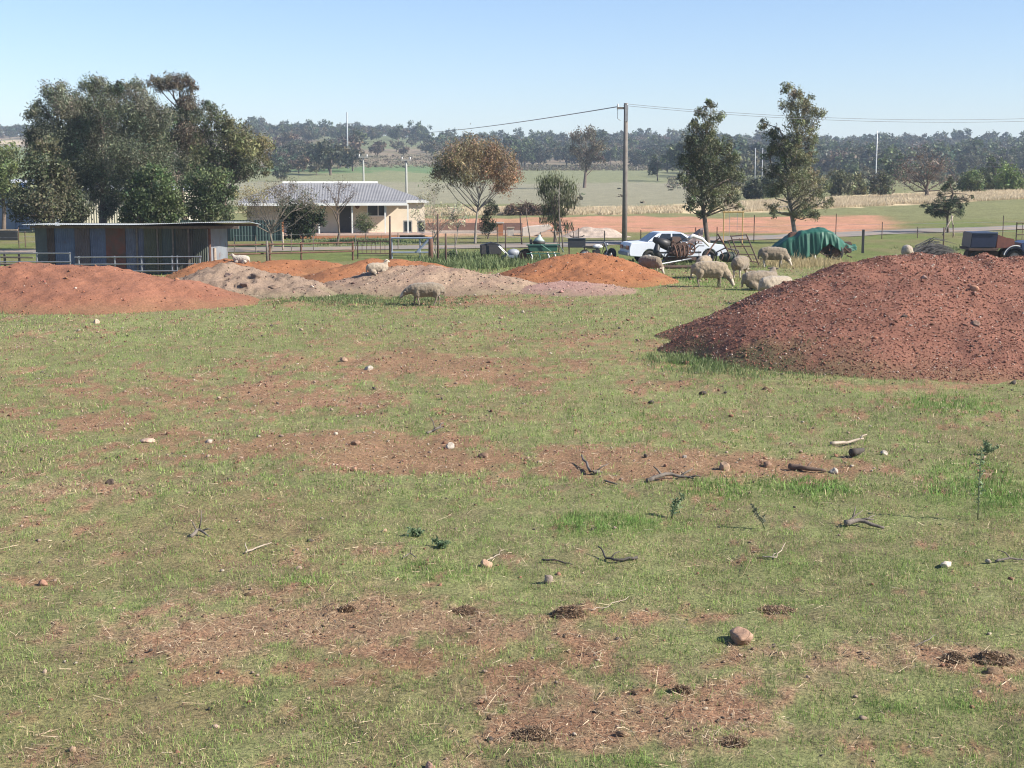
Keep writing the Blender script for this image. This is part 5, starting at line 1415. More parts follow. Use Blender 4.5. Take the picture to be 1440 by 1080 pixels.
# --- junk between the mounds and the road
STOCK = surf('black_steel', (.03, .03, .034), (.05, .045, .04), 6, .6, bumps=.2)
def build_junk():
    d = 66
    def base(px, py=372, dd=d): p = at(px, py, dd); return Vector((p.x, dd, ground_z(p.x, dd)))
    k = FOCAL / d
    # black trough bin
    r = empty('feed_bin', base(690), math.radians(5), 'black steel feed bin with a humped lid standing in the long grass', 'bin'); r.scale = (.95, 1, .86)
    mb = MB(); mb.box((0, 0, .62), (1.0, .75, .50)); mb.build('tub', STOCK, r, bevel=.03)
    mb = MB(); mb.prism([(-.46, .87), (-.2, .93), (.02, 1.02), (.2, .96), (.46, .87)], -.34, .34); mb.build('lid', BLACK, r, bevel=.01)
    for x in (-.42, .42):
        for y in (-.28, .28): MB().box((x, y, .18), (.07, .07, .38)).build('leg', DARKRUST, r)
    # small motor mower among grass
    r = empty('motor_mower', base(722, 374, 65), .3, 'grey and white motor mower half lost in the weeds', 'mower')
    MB().ball((0, 0, .42), .24, 2, (1.25, .9, .8)).build('engine_cover', surf('grey_casing', (.30, .32, .35), (.24, .25, .28), 5, .45), r, smooth=True)
    MB().box((0, 0, .25), (.85, .5, .16)).build('deck', surf('deck_blue', (.12, .16, .2), (.1, .12, .15), 5, .5), r, bevel=.04)
    for x in (-.38, .38):
        for s in (-1, 1): wheel(r, (x, s * .28, .15), .15, .08, WHITEPAINT, 0 if s < 0 else math.pi)
    MB().tube([(-.3, .15, .35), (-.7, .15, .75), (-.72, -.15, .75), (-.3, -.15, .35)], .018, 6).build('handle', GALV, r)
    # green implement (seed box)
    r = empty('seed_drill', base(763, 372, 64), math.radians(4), 'small dark green seed drill with pale tines', 'implement')
    g = surf('dark_green_paint', (.02, .095, .06), (.03, .08, .055), 4, .5, spot=(.12, .07, .05), spot_at=.7)
    mb = MB(); mb.prism([(-.62, .55), (-.66, .80), (.66, .80), (.62, .55)], -.25, .25); mb.build('seed_box', g, r, bevel=.02)
    for z in (.45, .84): MB().tube([(-.75, -.28, z), (.75, -.28, z)], .03, 7).build('cross_bar', g, r)
    for x in (-.55, -.2, .2, .5): MB().tube([(x, -.2, .5), (x + .05, -.42, .32), (x, -.4, .02)], .03, 6).build('tine', (WHITEPAINT if x in (-.55, .2, .5) else g), r, smooth=True)
    MB().tube([(-.1, -.3, .86), (.35, -.35, .55)], .022, 6).build('brace', surf('worn_green', (.12, .25, .2), (.09, .2, .15), 4), r); MB().tube([(.75, -.1, .82), (.95, -.1, .5)], .022, 6).build('brace', g, r)
    wheel(r, (-.78, -.05, .33), .33, .09, RUST, .2)
    # second drum with pale cone
    r = empty('hopper_spreader', base(758, 362, 70), 0, 'black spreader tub with a pale pointed hopper lid', 'spreader'); r.scale = (.62, .62, .66)
    MB().tube([(0, 0, .75), (0, 0, .82), (0, 0, 1.02), (0, 0, 1.12)], [.25, .42, .5, .5], 20).build('tub', STOCK, r, smooth=True)
    MB().tube([(0, 0, 1.13), (0, 0, 1.28), (.03, 0, 1.48), (.05, 0, 1.62)], [.46, .33, .13, .06], 18).build('cone', surf('pale_green_plastic', (.36, .44, .41), (.30, .36, .34), 3, .85), r, smooth=True)
    for a in (0.5, 2.6, 4.7): MB().tube([(.35 * math.cos(a), .35 * math.sin(a), .8), (.45 * math.cos(a), .45 * math.sin(a), -.05)], .03, 6).build('leg', DARKRUST, r)
    MB().box((-.62, 0, .75), (.2, .3, 1.0)).build('gear_case', BLACK, r, bevel=.03)
    # dark crate with bars
    r = empty('stock_crate', base(811, 358, 71), math.radians(-3), 'dark blue black steel crate with a curved bow on top', 'crate'); r.scale = (.85, .85, .66)
    mb = MB(); mb.box((0, 0, .95), (1.02, .8, .70)); mb.build('box', surf('blue_black_steel', (.028, .032, .045), (.045, .045, .05), 5, .5), r, bevel=.02)
    MB().box((0, -.42, 1.31), (1.1, .06, .05)).build('rim', GALV, r)
    MB().tube([(-.42, 0, 1.5), (-.3, 0, 1.38), (0, 0, 1.36), (.3, 0, 1.40), (.44, 0, 1.52)], .035, 7).build('bow', BLACK, r, smooth=True)
    for x in (-.2, .1): MB().tube([(x, 0, 1.3), (x, 0, 1.95 + x)], .025, 6).build('rod', DARKRUST, r)
    for x in (-.45, .45):
        for y in (-.33, .33): MB().box((x, y, .3), (.07, .07, .62)).build('leg', DARKRUST, r)
    # motorbike-like quad: pale tank, black engine, bright fork
    r = empty('motorbike', base(838, 367, 66), math.radians(8), 'old white tanked motorbike leaning behind the orange mound', 'motorbike'); r.scale = (.85, .85, .85)
    for x in (-.62, .70): wheel(r, (x, 0, .31), .31, .09, GALV, 0)
    MB().ball((.1, 0, .78), .2, 2, (1.4, .65, .65)).build('tank', WHITEPAINT, r, smooth=True)
    mb = MB(); mb.prism([(-.75, .72), (-.70, .82), (-.2, .80), (-.12, .70)], -.13, .13); mb.build('seat', BLACK, r, bevel=.03)
    mb = MB(); mb.box((.02, 0, .44), (.42, .28, .34)); mb.tube([(.05, -.05, .55), (.12, -.05, .68)], .1, 8); mb.build('engine', BLACK, r, bevel=.03)
    for s in (-1, 1): MB().tube([(.70, s * .08, .31), (.55, s * .08, .75), (.46, s * .08, 1.0)], .028, 7).build('fork', GALV, r)
    MB().tube([(.38, -.36, .98), (.45, -.15, 1.03), (.45, .15, 1.03), (.38, .36, .98)], .018, 6).build('handlebar', GALV, r)
    MB().ball((.60, 0, .88), .09, 2).build('headlight', GALV, r, smooth=True)
    MB().tube([(.0, -.15, .32), (-.4, -.17, .28), (-.85, -.18, .36)], [.03, .045, .05], 8).build('exhaust', GALV, r, smooth=True)
    mb = MB(); mb.tube([(.46, 0, .95), (.1, 0, .66), (-.5, 0, .66), (-.62, 0, .31)], .025, 6); mb.tube([(.46, 0, .85), (.3, 0, .3), (-.2, 0, .25), (-.62, 0, .31)], .025, 6); mb.build('frame', DARKRUST, r)
    o = MB().ring((0, 0, 0), .24, .09, 'x', 24, 8).build('tyre', RUBBER, None, smooth=True); p = base(860, 366, 65.5); o.location = (p.x, p.y, .30); o.rotation_euler = (0, .1, .5)
    tag(o, 'loose black tyre standing upright right of the motorbike', 'tyre')
    # low bushes of weeds
    for px, py, rad, lab in ((637, 362, 9, 'dark leafy weed clump in long grass right of the iron posts'), (655, 366, 7, 'lower weed clump between the posts and the black feed bin')):
        tree('weed_clump', lab, 'weed', (px, py + 7), 66, [(px - 5, py, rad), (px + 6, py + 1, rad), (px, py - 5, rad * .8)], (px, py), 1200, .08, ((.075, .105, .05), (.10, .13, .065)), .02, BARK, px, aspect=.4, droop=.1)
    # stockpile, wall and blocks across the road
    c = at(835, 333, 93); c.z = ground_z(c.x, 93)
    n = 60; u = np.linspace(-3.2, 3.2, n); X, Y = np.meshgrid(u, u * .6, indexing='ij'); x, y = X.ravel(), Y.ravel()
    z = (.62 * np.exp(-(x / 1.7) ** 4) * np.exp(-(y / 1.1) ** 2) + (fbm(x * 1.7 + 5, y * 1.7, 9, 4) - .5) * .35 * np.exp(-(x / 2.4) ** 4) * np.exp(-(y / 1.5) ** 4)) - .04
    I = np.arange(n * n).reshape(n, n); F = np.stack([I[:-1, :-1], I[1:, :-1], I[1:, 1:], I[:-1, 1:]], -1).reshape(-1, 4)
    o = link('gravel_stockpile', np_mesh('gravel_stockpile', np.stack([x, y, z], 1), [F], np.tile([.42, .34, .28], (n * n, 1)) * (.6 + .8 * fbm(x * 5, y * 5, 2, 3))[:, None], smooth=True), HEAPMAT); o.location = c
    tag(o, 'pale grey gravel stockpile across the road left of the power pole', 'gravel heap')
    c = at(660, 331.5, 97); c.z = ground_z(c.x, 97)
    r = empty('low_wall', c, 0, 'long low brown garden wall with a pale base across the road', 'wall')
    MB().box((.3, 0, .45), (6.6, .3, .5)).build('wall_body', surf('brown_wall', (.20, .12, .095), (.15, .095, .08), 4), r); MB().box((.3, -.05, .09), (6.6, .42, .22)).build('plinth', CONCRETE, r)
    for px, h, w, m, lab in ((703, .80, .42, BRICKO, 'square orange brick pillar in front of the low brown wall'), (718, .48, .42, CONCRETE, 'short pale concrete block pillar right of the brick pillar')):
        c = at(px, 334, 94); c.z = ground_z(c.x, 94)
        r = empty('brick_pillar' if m is BRICKO else 'block_pillar', c, 0, lab, 'pillar')
        MB().box((0, 0, h / 2 - .1), (w, w, h + .2)).build('shaft', m, r, bevel=.01); MB().box((0, 0, h + .04), (w + .09, w + .09, .08)).build('cap', CONCRETE if m is BRICKO else PALEWOOD, r, bevel=.01)
    c = at(757, 333, 94); c.z = ground_z(c.x, 94)
    o = MB().prism([(-1.05, -.05), (-1.05, .52), (-.6, .62), (.7, .72), (.95, .5), (-.4, -.05)], -.5, .5).build('concrete_slab', surf('pale_concrete', (.66, .58, .50), (.55, .48, .42), 3), None, bevel=.03); o.location = c
    tag(o, 'tilted white concrete slab lying right of the pillars', 'slab')
    # burnt heap behind
    c = at(732, 301, 138); c.z = ground_z(c.x, 138)
    rng = np.random.default_rng(6)
    cl = [(-.9, 0, .35, .7), (.3, .2, .5, .8), (1.4, 0, .35, .7), (2.4, .1, .3, .6), (3.4, .1, .4, .7)]
    o = link('brush_heap', crown_mesh(cl, 4200, .35, ((.13, .085, .06), (.10, .08, .05)), rng, .2, .0, .3), LEAF); o.location = c
    tag(o, 'long brown heap of dead brush in front of the pale grass', 'brush heap')
    for k, (px, py, top, dx, lab) in enumerate(((702, 365, 302, .02, ''), (792, 362, 287, -.10, 'bare crooked pole rising right of the weeping tree'), (747, 362, 293, -.12, 'bare leaning pole above the green seed drill'), (787, 352, 322, -.22, 'short pale leaning pole under the weeping tree'))):
        if k == 0: px = 786; lab = 'tallest bare sapling pole standing in front of the weeping tree'; top = 256; dx = .0
        dd = 74; f_ = at(px, py, dd); f_.z = 0; t_ = at(px, top, dd)
        h = t_.z
        o = MB().tube([(0, 0, -.1), (dx * h * .4 + .03, 0, h * .35), (dx * h * .7 - .02, .02, h * .7), (dx * h, 0, h)], [.04, .035, .028, .012], 7).build('sapling_pole', PALEWOOD if k == 3 else DEADWOOD, None, smooth=True); o.location = (f_.x, dd, 0)
        tag(o, lab, 'pole', 'bare sapling poles')
build_junk()
def far_buildings():
    for px, py, d, w, h, lab, c in ((943, 209, 800, 9, 4, 'tiny white farmhouse among the skyline trees right of the pole', WHITEPAINT), (1015, 212, 800, 10, 3.6, 'tiny pale shed on the skyline left of the first tall gum', CONCRETE), (1272, 226, 640, 10, 3.2, 'tiny white roofed shed in the wood at the right', WHITEPAINT), (1190, 226, 640, 8, 3, 'tiny pale house deep among the trees right of the tallest gum', CREAM)):
        g = G(px, py)
        r = empty('farm_building', g, .2, lab, 'farm building', 'far farm buildings')
        MB().prism([(-w / 2, -.5), (w / 2, -.5), (w / 2, h * .6), (-w / 2, h * .6)], 0, 6).build('wall', c, r)
        MB().add([(-w / 2 - .3, -.3, h * .6), (w / 2 + .3, -.3, h * .6), (w / 2 + .3, 3, h), (-w / 2 - .3, 3, h), (w / 2 + .3, 6.3, h * .6), (-w / 2 - .3, 6.3, h * .6)], [(0, 1, 2, 3), (3, 2, 4, 5), (0, 3, 5), (1, 4, 2), (0, 5, 4, 1)]).build('roof', PALEROOF, r)
far_buildings()
# ------------------------------------------------------------------ sheep
def chain(mb, pts, step=.35, sub=2):
    """spheres strung along (x, y, z, r) points"""
    for a, b in zip(pts[:-1], pts[1:]):
        A, B = Vector(a[:3]), Vector(b[:3]); L = (B - A).length
        n = max(1, int(L / (min(a[3], b[3]) * step)) + 1)
        for i in range(n + 1):
            t = i / n; mb.ball(A.lerp(B, t), a[3] + (b[3] - a[3]) * t, sub)
def skin_mesh(mb, name, voxel, smooth=4, wool=0, seed=0, squash=None):
    """one continuous surface round everything in mb"""
    me = bpy.data.meshes.new('tmp'); me.from_pydata([tuple(v) for v in mb.v], [], mb.f)
    o = bpy.data.objects.new('tmp', me); C.objects.link(o)
    r = o.modifiers.new('r', 'REMESH'); r.mode = 'VOXEL'; r.voxel_size = voxel
    s = o.modifiers.new('s', 'SMOOTH'); s.iterations = smooth; s.factor = .5
    dg = bpy.context.evaluated_depsgraph_get()
    out = bpy.data.meshes.new_from_object(o.evaluated_get(dg))
    bpy.data.objects.remove(o); bpy.data.meshes.remove(me)
    out.name = name
    if wool:
        n = len(out.vertices); co = np.empty(n * 3, np.float32); out.vertices.foreach_get('co', co); co = co.reshape(-1, 3)
        no = np.empty(n * 3, np.float32); out.vertex_normals.foreach_get('vector', no); no = no.reshape(-1, 3)
        off = Vector((seed * 7.1, seed * 3.3, 0))
        k = np.array([mnoise.noise(Vector(p * 9) + off) + .7 * mnoise.noise(Vector(p * 22) + off) + .8 * max(0, mnoise.noise(Vector(p * np.array([18, 8, 8])) + off)) for p in co])
        co = co + no * (k * wool * 1.25)[:, None]
        out.vertices.foreach_set('co', co.astype(np.float32).ravel())
    for p in out.polygons: p.use_smooth = True
    out.update()
    return out
def wool_mat(name, c1, c2):
    m, nt, N, L, B = new_mat(name)
    co = coords(N)
    n = noise_tex(N, L, 5, 5, .6, co); n2 = noise_tex(N, L, 34, 4, .7, co, 1.0)
    c = ramp(N, L, n, [(.3, c1), (.7, c2)])
    v = ramp(N, L, n2, [(.3, (.62,) * 3), (.7, (1.25,) * 3)])
    L.new(mixc(N, L, 1.0, c, v, 'MULTIPLY'), B.inputs['Base Color'])
    B.inputs['Roughness'].default_value = .95; B.inputs['Specular IOR Level'].default_value = .1
    B.inputs['Sheen Weight'].default_value = .25
    bump(N, L, n2, .8, .03, B)
    return m
WOOL = wool_mat('dusty_wool', (.36, .285, .20), (.28, .22, .15))
WOOLP = wool_mat('pale_wool', (.41, .345, .265), (.34, .28, .21))
WOOLD = wool_mat('grey_brown_wool', (.27, .22, .16), (.21, .165, .12))
FACE = surf('sheep_face', (.50, .43, .35), (.40, .34, .27), 8, .8, bumps=.2)
DARKLEG = surf('sheep_leg_dusty', (.25, .20, .15), (.17, .135, .105), 8, .85)
HOOF = surf('hoof', (.05, .045, .04), (.07, .06, .05), 9, .7)
EYEM = surf('eye', (.012, .01, .008), (.02, .015, .01), 5, .2, bumps=0)
def sheep(label, px, py, heading, pose, wool=WOOL, legs=FACE, scale=1.0, seed=1, z=None, d=None, tailed=True, turn=0.0):
    """heading: degrees, 0 = facing right of the photo, 90 = facing away"""
    if d is None: p = G(px, py)
    else: p = at(px, py, d)
    if z is not None: p.z = z
    elif d is not None: p.z = 0
    root = empty('sheep', p, math.radians(heading), label, 'sheep', 'sheep in the paddock')
    root.scale = (scale,) * 3
    rng = random.Random(seed)
    fl = MB(); bd = MB()
    lying = pose in ('lie', 'lieup')
    zb = .36 if lying else .60                       # height of the body's axis
    k = 1.0
    spine = [(-.47, 0, zb - .02, .15), (-.40, 0, zb + .015, .215), (-.22, 0, zb + .02, .255), (0, 0, zb, .27), (.22, 0, zb + .005, .255), (.38, 0, zb + .02, .215)]
    belly = [(-.3, 0, zb - .08, .21), (.25, 0, zb - .09, .215)]
    c, s_ = math.cos(turn), math.sin(turn)
    def T(x, z_, r, x0=.36): return (x0 + (x - x0) * c, (x - x0) * s_, z_, r)
    if pose == 'graze': neck = [(.38, 0, zb, .19), T(.52, .47, .155), T(.64, .33, .115)]; hd = T(.66, .29, .085); mz = T(.76, .09, .048)
    elif pose == 'walk': neck = [(.38, 0, zb, .19), T(.52, zb - .01, .16), T(.64, zb - .09, .12)]; hd = T(.69, zb - .11, .088); mz = T(.82, zb - .29, .052)
    elif pose == 'lie': neck = [(.36, 0, zb + .02, .19), T(.48, zb + .13, .14), T(.58, zb + .24, .105)]; hd = T(.60, zb + .29, .085); mz = T(.78, zb + .21, .048)
    elif pose == 'stand': neck = [(.36, 0, zb + .03, .19), T(.48, zb + .16, .14), T(.57, zb + .29, .105)]; hd = T(.59, zb + .34, .085); mz = T(.77, zb + .26, .048)
    else: neck = [(.34, 0, zb + .03, .19), T(.43, zb + .16, .15), T(.48, zb + .30, .11)]; hd = T(.50, zb + .36, .088); mz = T(.66, zb + .30, .05)
    chain(bd, [(p[0] * .9, p[1], p[2] - .02, p[3] * .72) for p in spine]); chain(bd, [(q[0], q[1], q[2], q[3] * .72) for q in neck])
    if not lying:
        for sx in (.30, -.33):
            for s in (-1, 1): chain(bd, [(sx, s * .10, .50, .07), (sx, s * .125, .40, .055)])
    else:
        for sx in (.30, -.26):
            for s in (-1, 1): chain(bd, [(sx, s * .10, .25, .08), (sx + .08, s * .19, .12, .06)])
    chain(fl, spine); chain(fl, belly); chain(fl, neck)
    hp, mp_ = Vector(hd[:3]), Vector(mz[:3])
    chain(bd, [neck[-1], hd]); chain(bd, [hd, tuple(hp.lerp(mp_, .55)) + (.062,), mz], .3)
    side = Vector((-s_, c, 0))
    up = side.cross((mp_ - hp).normalized()) * -1
    if up.z < 0: up = -up
    for s in (-1, 1):
        e0 = hp + side * s * .07 + up * .03; e1 = e0 + side * s * .12 - up * .02 - (mp_ - hp).normalized() * .03
        chain(bd, [tuple(e0) + (.026,), tuple(e0.lerp(e1, .6)) + (.03,), tuple(e1) + (.012,)], .3, 1)
    if lying:
        for sx, s in ((.26, -1), (.26, 1), (-.30, -1), (-.30, 1)):
            chain(fl, [(sx, s * .16, .2, .13), (sx + .10, s * .19, .12, .09)])
            chain(bd, [(sx + .08, s * .19, .12, .06), (sx + .22, s * .21, .06, .04), (sx + .06, s * .22, .04, .03)], .4, 1)
    else:
        for i, (sx, s) in enumerate(((.30, -1), (.30, 1), (-.33, -1), (-.33, 1))):
            st = (.10 if (i in (0, 3)) else -.09) * (1 if pose == 'walk' else .35) + rng.uniform(-.02, .02)
            if sx > 0:
                chain(fl, [(sx, s * .13, .50, .125), (sx + st * .3, s * .125, .36, .075)])
                chain(bd, [(sx + st * .3, s * .125, .40, .055), (sx + st * .55 + .01, s * .125, .25, .038), (sx + st * .9, s * .125, .07, .026), (sx + st + .015, s * .125, .025, .032)], .4, 1)
            else:
                chain(fl, [(sx, s * .13, .52, .15), (sx - .02 + st * .3, s * .13, .36, .085)])
                chain(bd, [(sx - .01 + st * .3, s * .13, .40, .06), (sx - .07 + st * .6, s * .13, .26, .04), (sx - .03 + st * .9, s * .13, .07, .027), (sx + st - .01, s * .13, .025, .032)], .4, 1)
    if tailed: chain(fl, [(-.56, 0, zb + .10, .06), (-.61, 0, zb - .06, .05), (-.61, 0, zb - .24, .035)], .4, 1)
    link('body', skin_mesh(bd, 'body', .014, 3), legs if legs is not FACE else FACE, root)
    link('fleece', skin_mesh(fl, 'fleece', .022, 5, .011, seed), wool, root)
    if legs is not FACE:
        m = MB(); chain(m, [tuple(hp.lerp(mp_, .25) + up * .012) + (.075,), tuple(mp_ + up * .006) + (.050,)], .3); link('face', skin_mesh(m, 'face', .014, 2), FACE, root)
    for s in (-1, 1): MB().ball(hp.lerp(mp_, .28) + side * s * .068 + up * .025, .014, 1).build('eye', EYEM, root, smooth=True)
    return root
sheep('big dusty sheep grazing side-on facing right, right of the orange mound', 998, 404, 0, 'graze', WOOL, DARKLEG, 1.08, 1, turn=-.25)
sheep('sheep behind the big grazing one, only its woolly back showing over it', 990, 391, 68, 'graze', WOOL, FACE, 1.0, 2, tailed=False)
sheep('sheep grazing with its head down beside the right foot of the orange mound', 914, 386, -42, 'graze', WOOLD, FACE, .88, 3)
sheep('sheep with white legs seen from behind, between two other grazing sheep', 1041, 391, 62, 'graze', WOOLD, FACE, 1.0, 4, tailed=False)
sheep('sheep grazing in front of the green tarpaulin, facing right', 1087, 376, -6, 'graze', WOOLD, FACE, 1.02, 5, turn=-.2)
sheep('dark woolled sheep lying on the grass in front of the white legged one', 1069, 408, 12, 'lie', WOOLD, DARKLEG, 1.08, 6, turn=.9)
sheep('pale sheep half hidden behind the left slope of the gravel mound', 1091, 427, 24, 'graze', WOOLP, FACE, 1.0, 7)
sheep('sheep looking over the gravel mound crest, only its pale rump in view', 1275, 370, 80, 'graze', WOOLP, FACE, .95, 8, tailed=False)
h5 = max(HEAPS[5][3].h(np.array([at(527, 386, 48.9).x]), np.array([48.9]))[0], .3)
sheep('pale sheep lying on the stony mound with its head raised', 531, 383, 18, 'lieup', WOOLP, FACE, .64, 9, z=float(h5) - .03, d=48.9, turn=.2)
sheep('sheep walking left with lowered head in front of the pale stony mound', 599, 429, 183, 'walk', WOOLD, DARKLEG, .92, 10).scale.z = .80
h1 = HEAPS[1][3].h(np.array([at(338, 366, 54.6).x]), np.array([54.6]))[0]
sheep('small white sheep resting on the crest of the orange mound by the shed', 339, 366, 172, 'lie', wool_mat('white_wool', (.55, .49, .41), (.46, .40, .33)), FACE, .55, 11, z=float(h1) - .06, d=54.6, turn=.3)

# ------------------------------------------------------------------ single stones, sticks, clods and weeds of the field
def on_ground(px, py): 
    g = G(px, py); g.z += float(micro(np.array([g.x]), np.array([g.y]))[0]); return g
def stone(px, py, wpx, hpx, c, label, name='stone', seed=None, z=None, d=None, cat=None, amp=.4, sub=3):
    g = on_ground(px, py) if d is None else Vector((at(px, py, d).x, d, z))
    w = wpx * g.y / FOCAL / 2; h = hpx * g.y / FOCAL / 2
    seed = seed or int(px * 3 + py)
    V, F = rock_base(seed, sub, amp, 1.0)
    V = V / np.abs(V).max(0) * np.array([w, w * .8, h * 1.15])
    rng = np.random.default_rng(seed)
    n = np.array([mnoise.noise(Vector(v / w * 2.0)) + .5 * mnoise.noise(Vector(v / w * 6.0)) for v in V])
    V = V * (1 + .07 * n)[:, None]
    t = np.array(c)[None] * (1 + .25 * n)[:, None]
    o = link(name, np_mesh(name, V, [F], np.clip(t, .01, .9), smooth=False), STONE); o.location = g + Vector((0, 0, h * .42)); o.rotation_euler = (0, 0, rng.uniform(0, 6.28))
    return tag(o, label, cat or name.replace('_', ' '))
def clod(px, py, wpx, hpx, label):
    """a matted lump of old hay, roots and soil"""
    g = on_ground(px, py); k = g.y / FOCAL; w, h = wpx * k / 2, hpx * k * .68
    rng = np.random.default_rng(int(px + 3 * py))
    n = int(1100 + 4200 * w * h / .02)
    a = rng.uniform(0, 6.283, n); q = np.sqrt(rng.random(n)); x, y = np.cos(a) * q * w, np.sin(a) * q * w * .8
    lump = .55 + .9 * vnoise(x / w * 2.2 + px, y / w * 2.2 + py, 3)
    z = h * .75 * (1 - q ** 2) * lump * rng.uniform(.5, 1, n)
    L = .017 * np.exp(rng.normal(0, .45, n)); th = rng.uniform(0, 6.283, n); el = rng.normal(.05, .45, n)
    d = np.stack([np.cos(th) * np.cos(el), np.sin(th) * np.cos(el), np.sin(el)], 1) * L[:, None]
    s = np.stack([-np.sin(th), np.cos(th), rng.normal(0, .7, n)], 1) * (.0016 + .00008 * g.y)
    c = np.stack([x, y, z + .004], 1)
    V = np.stack([c - d - s, c - d + s, c + d + s * .4, c + d - s * .4], 1).reshape(-1, 3)
    t = np.array([.19, .125, .08]) * np.exp(rng.normal(0, .45, (n, 1)))
    pale = rng.random(n) < .2; t[pale] = np.array([.40, .30, .19]) * rng.uniform(.6, 1.1, (pale.sum(), 1))
    T = np.repeat(t, 4, 0); F = np.arange(4 * n).reshape(n, 4)
    nx = 22; u = np.linspace(-1, 1, nx); X, Y = np.meshgrid(u, u, indexing='ij'); X, Y = X.ravel(), Y.ravel(); R2 = X ** 2 + Y ** 2
    Z = h * .7 * np.clip(1 - R2, -.2, 1) * (.55 + .9 * vnoise(X * 2.2 + px, Y * 2.2 + py, 3)) + (fbm(X * 6 + px, Y * 6, 5, 3) - .5) * h * .5 - .006
    I = np.arange(nx * nx).reshape(nx, nx); F2 = np.stack([I[:-1, :-1], I[1:, :-1], I[1:, 1:], I[:-1, 1:]], -1).reshape(-1, 4); F2 = F2[(R2[F2] < 1.15).all(1)]
    V2 = np.stack([X * w, Y * w * .8, Z], 1)
    o = link('clod', np_mesh('clod', np.concatenate([V, V2]), [np.concatenate([F, F2 + len(V)])], np.concatenate([T, np.tile([.13, .085, .055], (len(V2), 1)) * (.6 + .8 * fbm(X * 5, Y * 5, 8, 2))[:, None]])), STRAWM)
    o.location = g
    return tag(o, label, 'clod')
TAN, WHT, BRN, DRK, RDB = (.34, .235, .16), (.38, .335, .28), (.22, .14, .095), (.075, .055, .045), (.34, .19, .13)
for a in (
    (1041, 902, 44, 30, (.36, .23, .16), 'biggest rounded sandy brown stone in the right foreground'), (633, 630, 15, 12, WHT, 'round white stone on the bare strip in the middle of the field'),
    (1018, 662, 20, 17, TAN, 'chunky tan stone on the red bare strip at the right'), (1243, 640, 12, 8, WHT, 'white stone right of the dark log end'), (683, 796, 20, 17, (.42, .28, .19), 'tan stone with a dry twig resting against it'),
    (771, 820, 16, 15, (.28, .22, .18), 'grey brown stone below the straight dark stick'), (61, 819, 17, 13, RDB, 'reddish stone near the left edge'), (155, 679, 15, 11, DRK, 'dark grey stone with a twig beside it at the left'),
    (1173, 664, 15, 10, WHT, 'pale stone at the end of the flat brown log'), (206, 622, 24, 8, (.52, .36, .27), 'flat pinkish slab stone on the bare patch at the left'), (293, 623, 14, 7, (.36, .29, .24), 'small grey stone right of the flat pinkish slab'),
    (519, 519, 14, 8, WHT, 'pale stone on the upper bare strip, left of centre'), (483, 508, 14, 8, TAN, 'tan stone on the upper bare strip, further left'), (1078, 657, 15, 10, BRN, 'dark brown lump on the red strip right of the chunky stone'),
    (135, 455, 12, 9, (.5, .36, .27), 'lone pale stone in the grass below the left red mound'), (680, 643, 16, 9, BRN, 'brown stone right of the round white one'), (605, 1079, 20, 14, (.32, .2, .15), 'brown stone cut by the bottom edge of the photo'),
    (103, 1061, 14, 10, TAN, 'tan stone in the lower left corner of the field'), (963, 646, 8, 6, WHT, 'tiny pale stone left of the chunky tan stone'), (1029, 503, 13, 6, WHT, 'pale pebble beside the green tuft below the gravel mound'),
    (1330, 799, 20, 9, (.55, .48, .40), 'pale bone-like stone in the grass at the right'), (540, 747, 11, 7, TAN, 'little tan stone in the grass left of the thistle'),
    (500, 628, 18, 9, BRN, 'dark lump on the red soil left of centre'), (497, 662, 12, 8, RDB, 'red stone below the dark lump on the red soil')): stone(*a)
for px, py, w, h, lab in ((800, 868, 46, 22, 'dark clod of trampled hay at the end of a long pale straw'), (488, 858, 22, 14, 'dark clod beside a hollow in the left dry patch'), (1395, 928, 60, 26, 'largest dark brown heap of old dung at the right edge'),
    (1340, 930, 36, 20, 'smaller dark dung clod just left of the largest heap'), (958, 973, 26, 15, 'dark clod next to a green tuft in the lower right'), (750, 1032, 60, 20, 'long low dark clod near the bottom edge, centre'),
    (1030, 1044, 40, 14, 'dark clod near the bottom edge right of centre'), (1093, 858, 56, 12, 'low dark lump in the grass above the biggest sandy stone'), (655, 862, 40, 13, 'dark flat clod in the middle of the dry patch')):
    clod(px, py, w, h, lab)
H8 = HEAPS[8][3]
for px, d, w, h, c, lab in ((1370, 31.2, 14, 12, (.36, .2, .13), 'orange brown rock stuck in the near face of the gravel mound'), (1300, 31.8, 12, 8, (.36, .24, .19), 'pinkish rock high on the face of the gravel mound'), (1273, 29.8, 13, 9, DRK, 'small dark rock low on the gravel mound'), (1374, 29.6, 16, 10, (.2, .13, .1), 'dark rock on the gravel mound below the orange brown one')):
    x = at(px, 400, d).x
    stone(px, 400, w, h, c, lab, 'rock', z=float(H8.h(np.array([x]), np.array([d]))[0]) - .04, d=d, cat='rock')
HG = HEAPS[2][3]
for px, d, w, h, c, lab in ((360, 46.6, 17, 10, (.19, .135, .10), 'dark broken clod in the middle of the grey brown mound'), (322, 46.9, 18, 9, (.27, .19, .15), 'brown clod near the peak of the grey brown mound'), (345, 45.9, 15, 9, (.2, .14, .11), 'clod low on the face of the grey brown mound'), (385, 46.0, 17, 7, (.19, .135, .10), 'flat dark clod right of the hollow on the grey brown mound')):
    x = at(px, 400, d).x
    stone(px, 400, w, h, c, lab, 'clod', z=float(HG.h(np.array([x]), np.array([d]))[0]) - .03, d=d, cat='clod', amp=.6)

